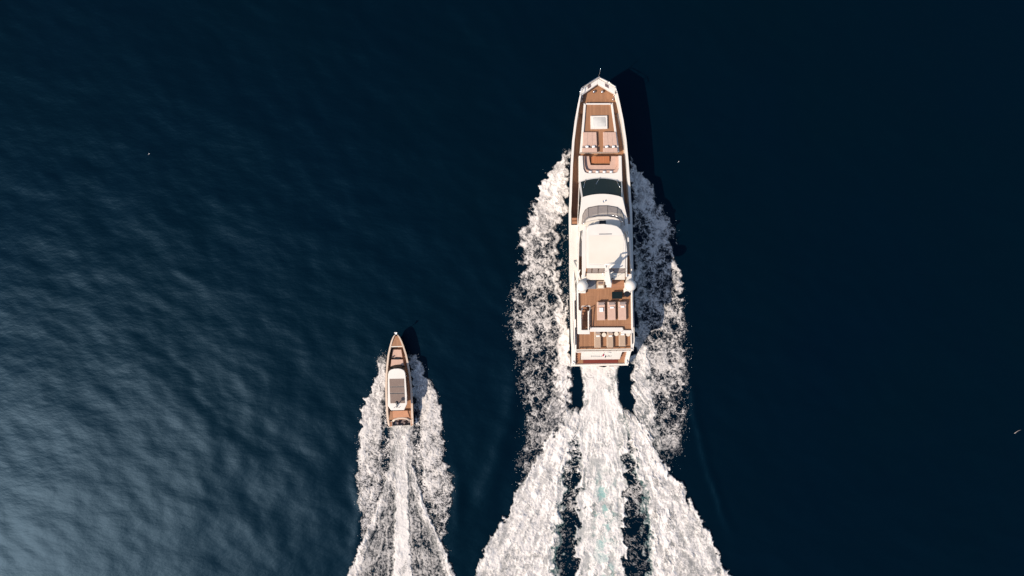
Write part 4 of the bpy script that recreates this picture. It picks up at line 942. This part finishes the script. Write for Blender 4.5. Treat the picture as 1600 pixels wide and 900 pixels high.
# flying spray: droplets thrown off the foam and its outer rims
def spray(name, wk, count, label, mat, seed):
    px, py, X, Y, D, cov, Z, region = wk[:8]
    r = np.random.default_rng(seed)
    wgt = (np.exp(-((D-0.16)/0.12)**2)*(D > 0.01)*(cov < 0.6)*(region < 3) + 0.004*(D > .4)).ravel(); wgt /= wgt.sum()
    ids = r.choice(len(wgt), count, p=wgt)
    cx = X.ravel()[ids]+r.normal(0, .22, count); cy = Y.ravel()[ids]+r.normal(0, .22, count); cz = Z.ravel()[ids]+0.05+r.exponential(.12, count)
    s = r.uniform(.010, .030, count)
    tet = np.array([(1, 1, 1), (1, -1, -1), (-1, 1, -1), (-1, -1, 1)])*0.8
    co = np.stack([cx, cy, cz], -1)[:, None, :] + tet[None]*s[:, None, None]
    fc = np.array([(0, 1, 2), (0, 3, 1), (0, 2, 3), (1, 3, 2)])
    F = (fc[None]+4*np.arange(count)[:, None, None]).reshape(-1, 3)
    me_ = bpy.data.meshes.new(name); me_.from_pydata(co.reshape(-1, 3).tolist(), [], F.tolist())
    tag(link(name, me_, mat), label, 'spray', kind='stuff')
SPR = mottled('spray_droplets', (0.85, 0.83, 0.81), (0.75, 0.73, 0.71), 5.0, 0.7)
spray('sea_spray', YW, 900, 'fine white droplets thrown up around the large yacht', SPR, 3)
spray('sea_spray', BW, 500, 'fine white droplets thrown up around the small boat', SPR, 4)

# ------------------------------------------------------------------ flotsam
def at_sea(px, py): return ((px-800)/PPM, (450-py)/PPM)
pts = [at_sea(1584.6, 677), at_sea(1588, 674.4), at_sea(1591, 672.6), at_sea(1595, 671.6)]
zz = float(sea_height(np.array([[pts[1][0]]]), np.array([[pts[1][1]]]))[0, 0])
st = tube('driftwood', [(p[0], p[1], zz+0.06) for p in pts], 0.045, STRAW, None, 7, 0.02)
tag(st, 'thin pale curved stick floating near the right edge', 'driftwood')
for px, py, lab in ((1060.6, 252.4, 'tiny white fleck floating right of the large yacht bow'), (233.6, 240.6, 'tiny white fleck floating in the dark water at upper left')):
    x_, y_ = at_sea(px, py); zz = float(sea_height(np.array([[x_]]), np.array([[y_]]))[0, 0]); bm = bmesh.new()
    add_sphere(bm, (x_, y_, zz+0.05), 0.06, 1, 0.8, 0.6, 10, 6)
    for v in bm.verts: v.co += Vector((math.sin(v.co.y*40), math.cos(v.co.x*37), 0))*0.015
    add_sphere(bm, (x_-0.12, y_-0.12, zz+0.03), 0.025, 1, 1, 0.6, 8, 5)
    tag(from_bm('floating_debris', bm, TOWEL, None, True), lab, 'debris')
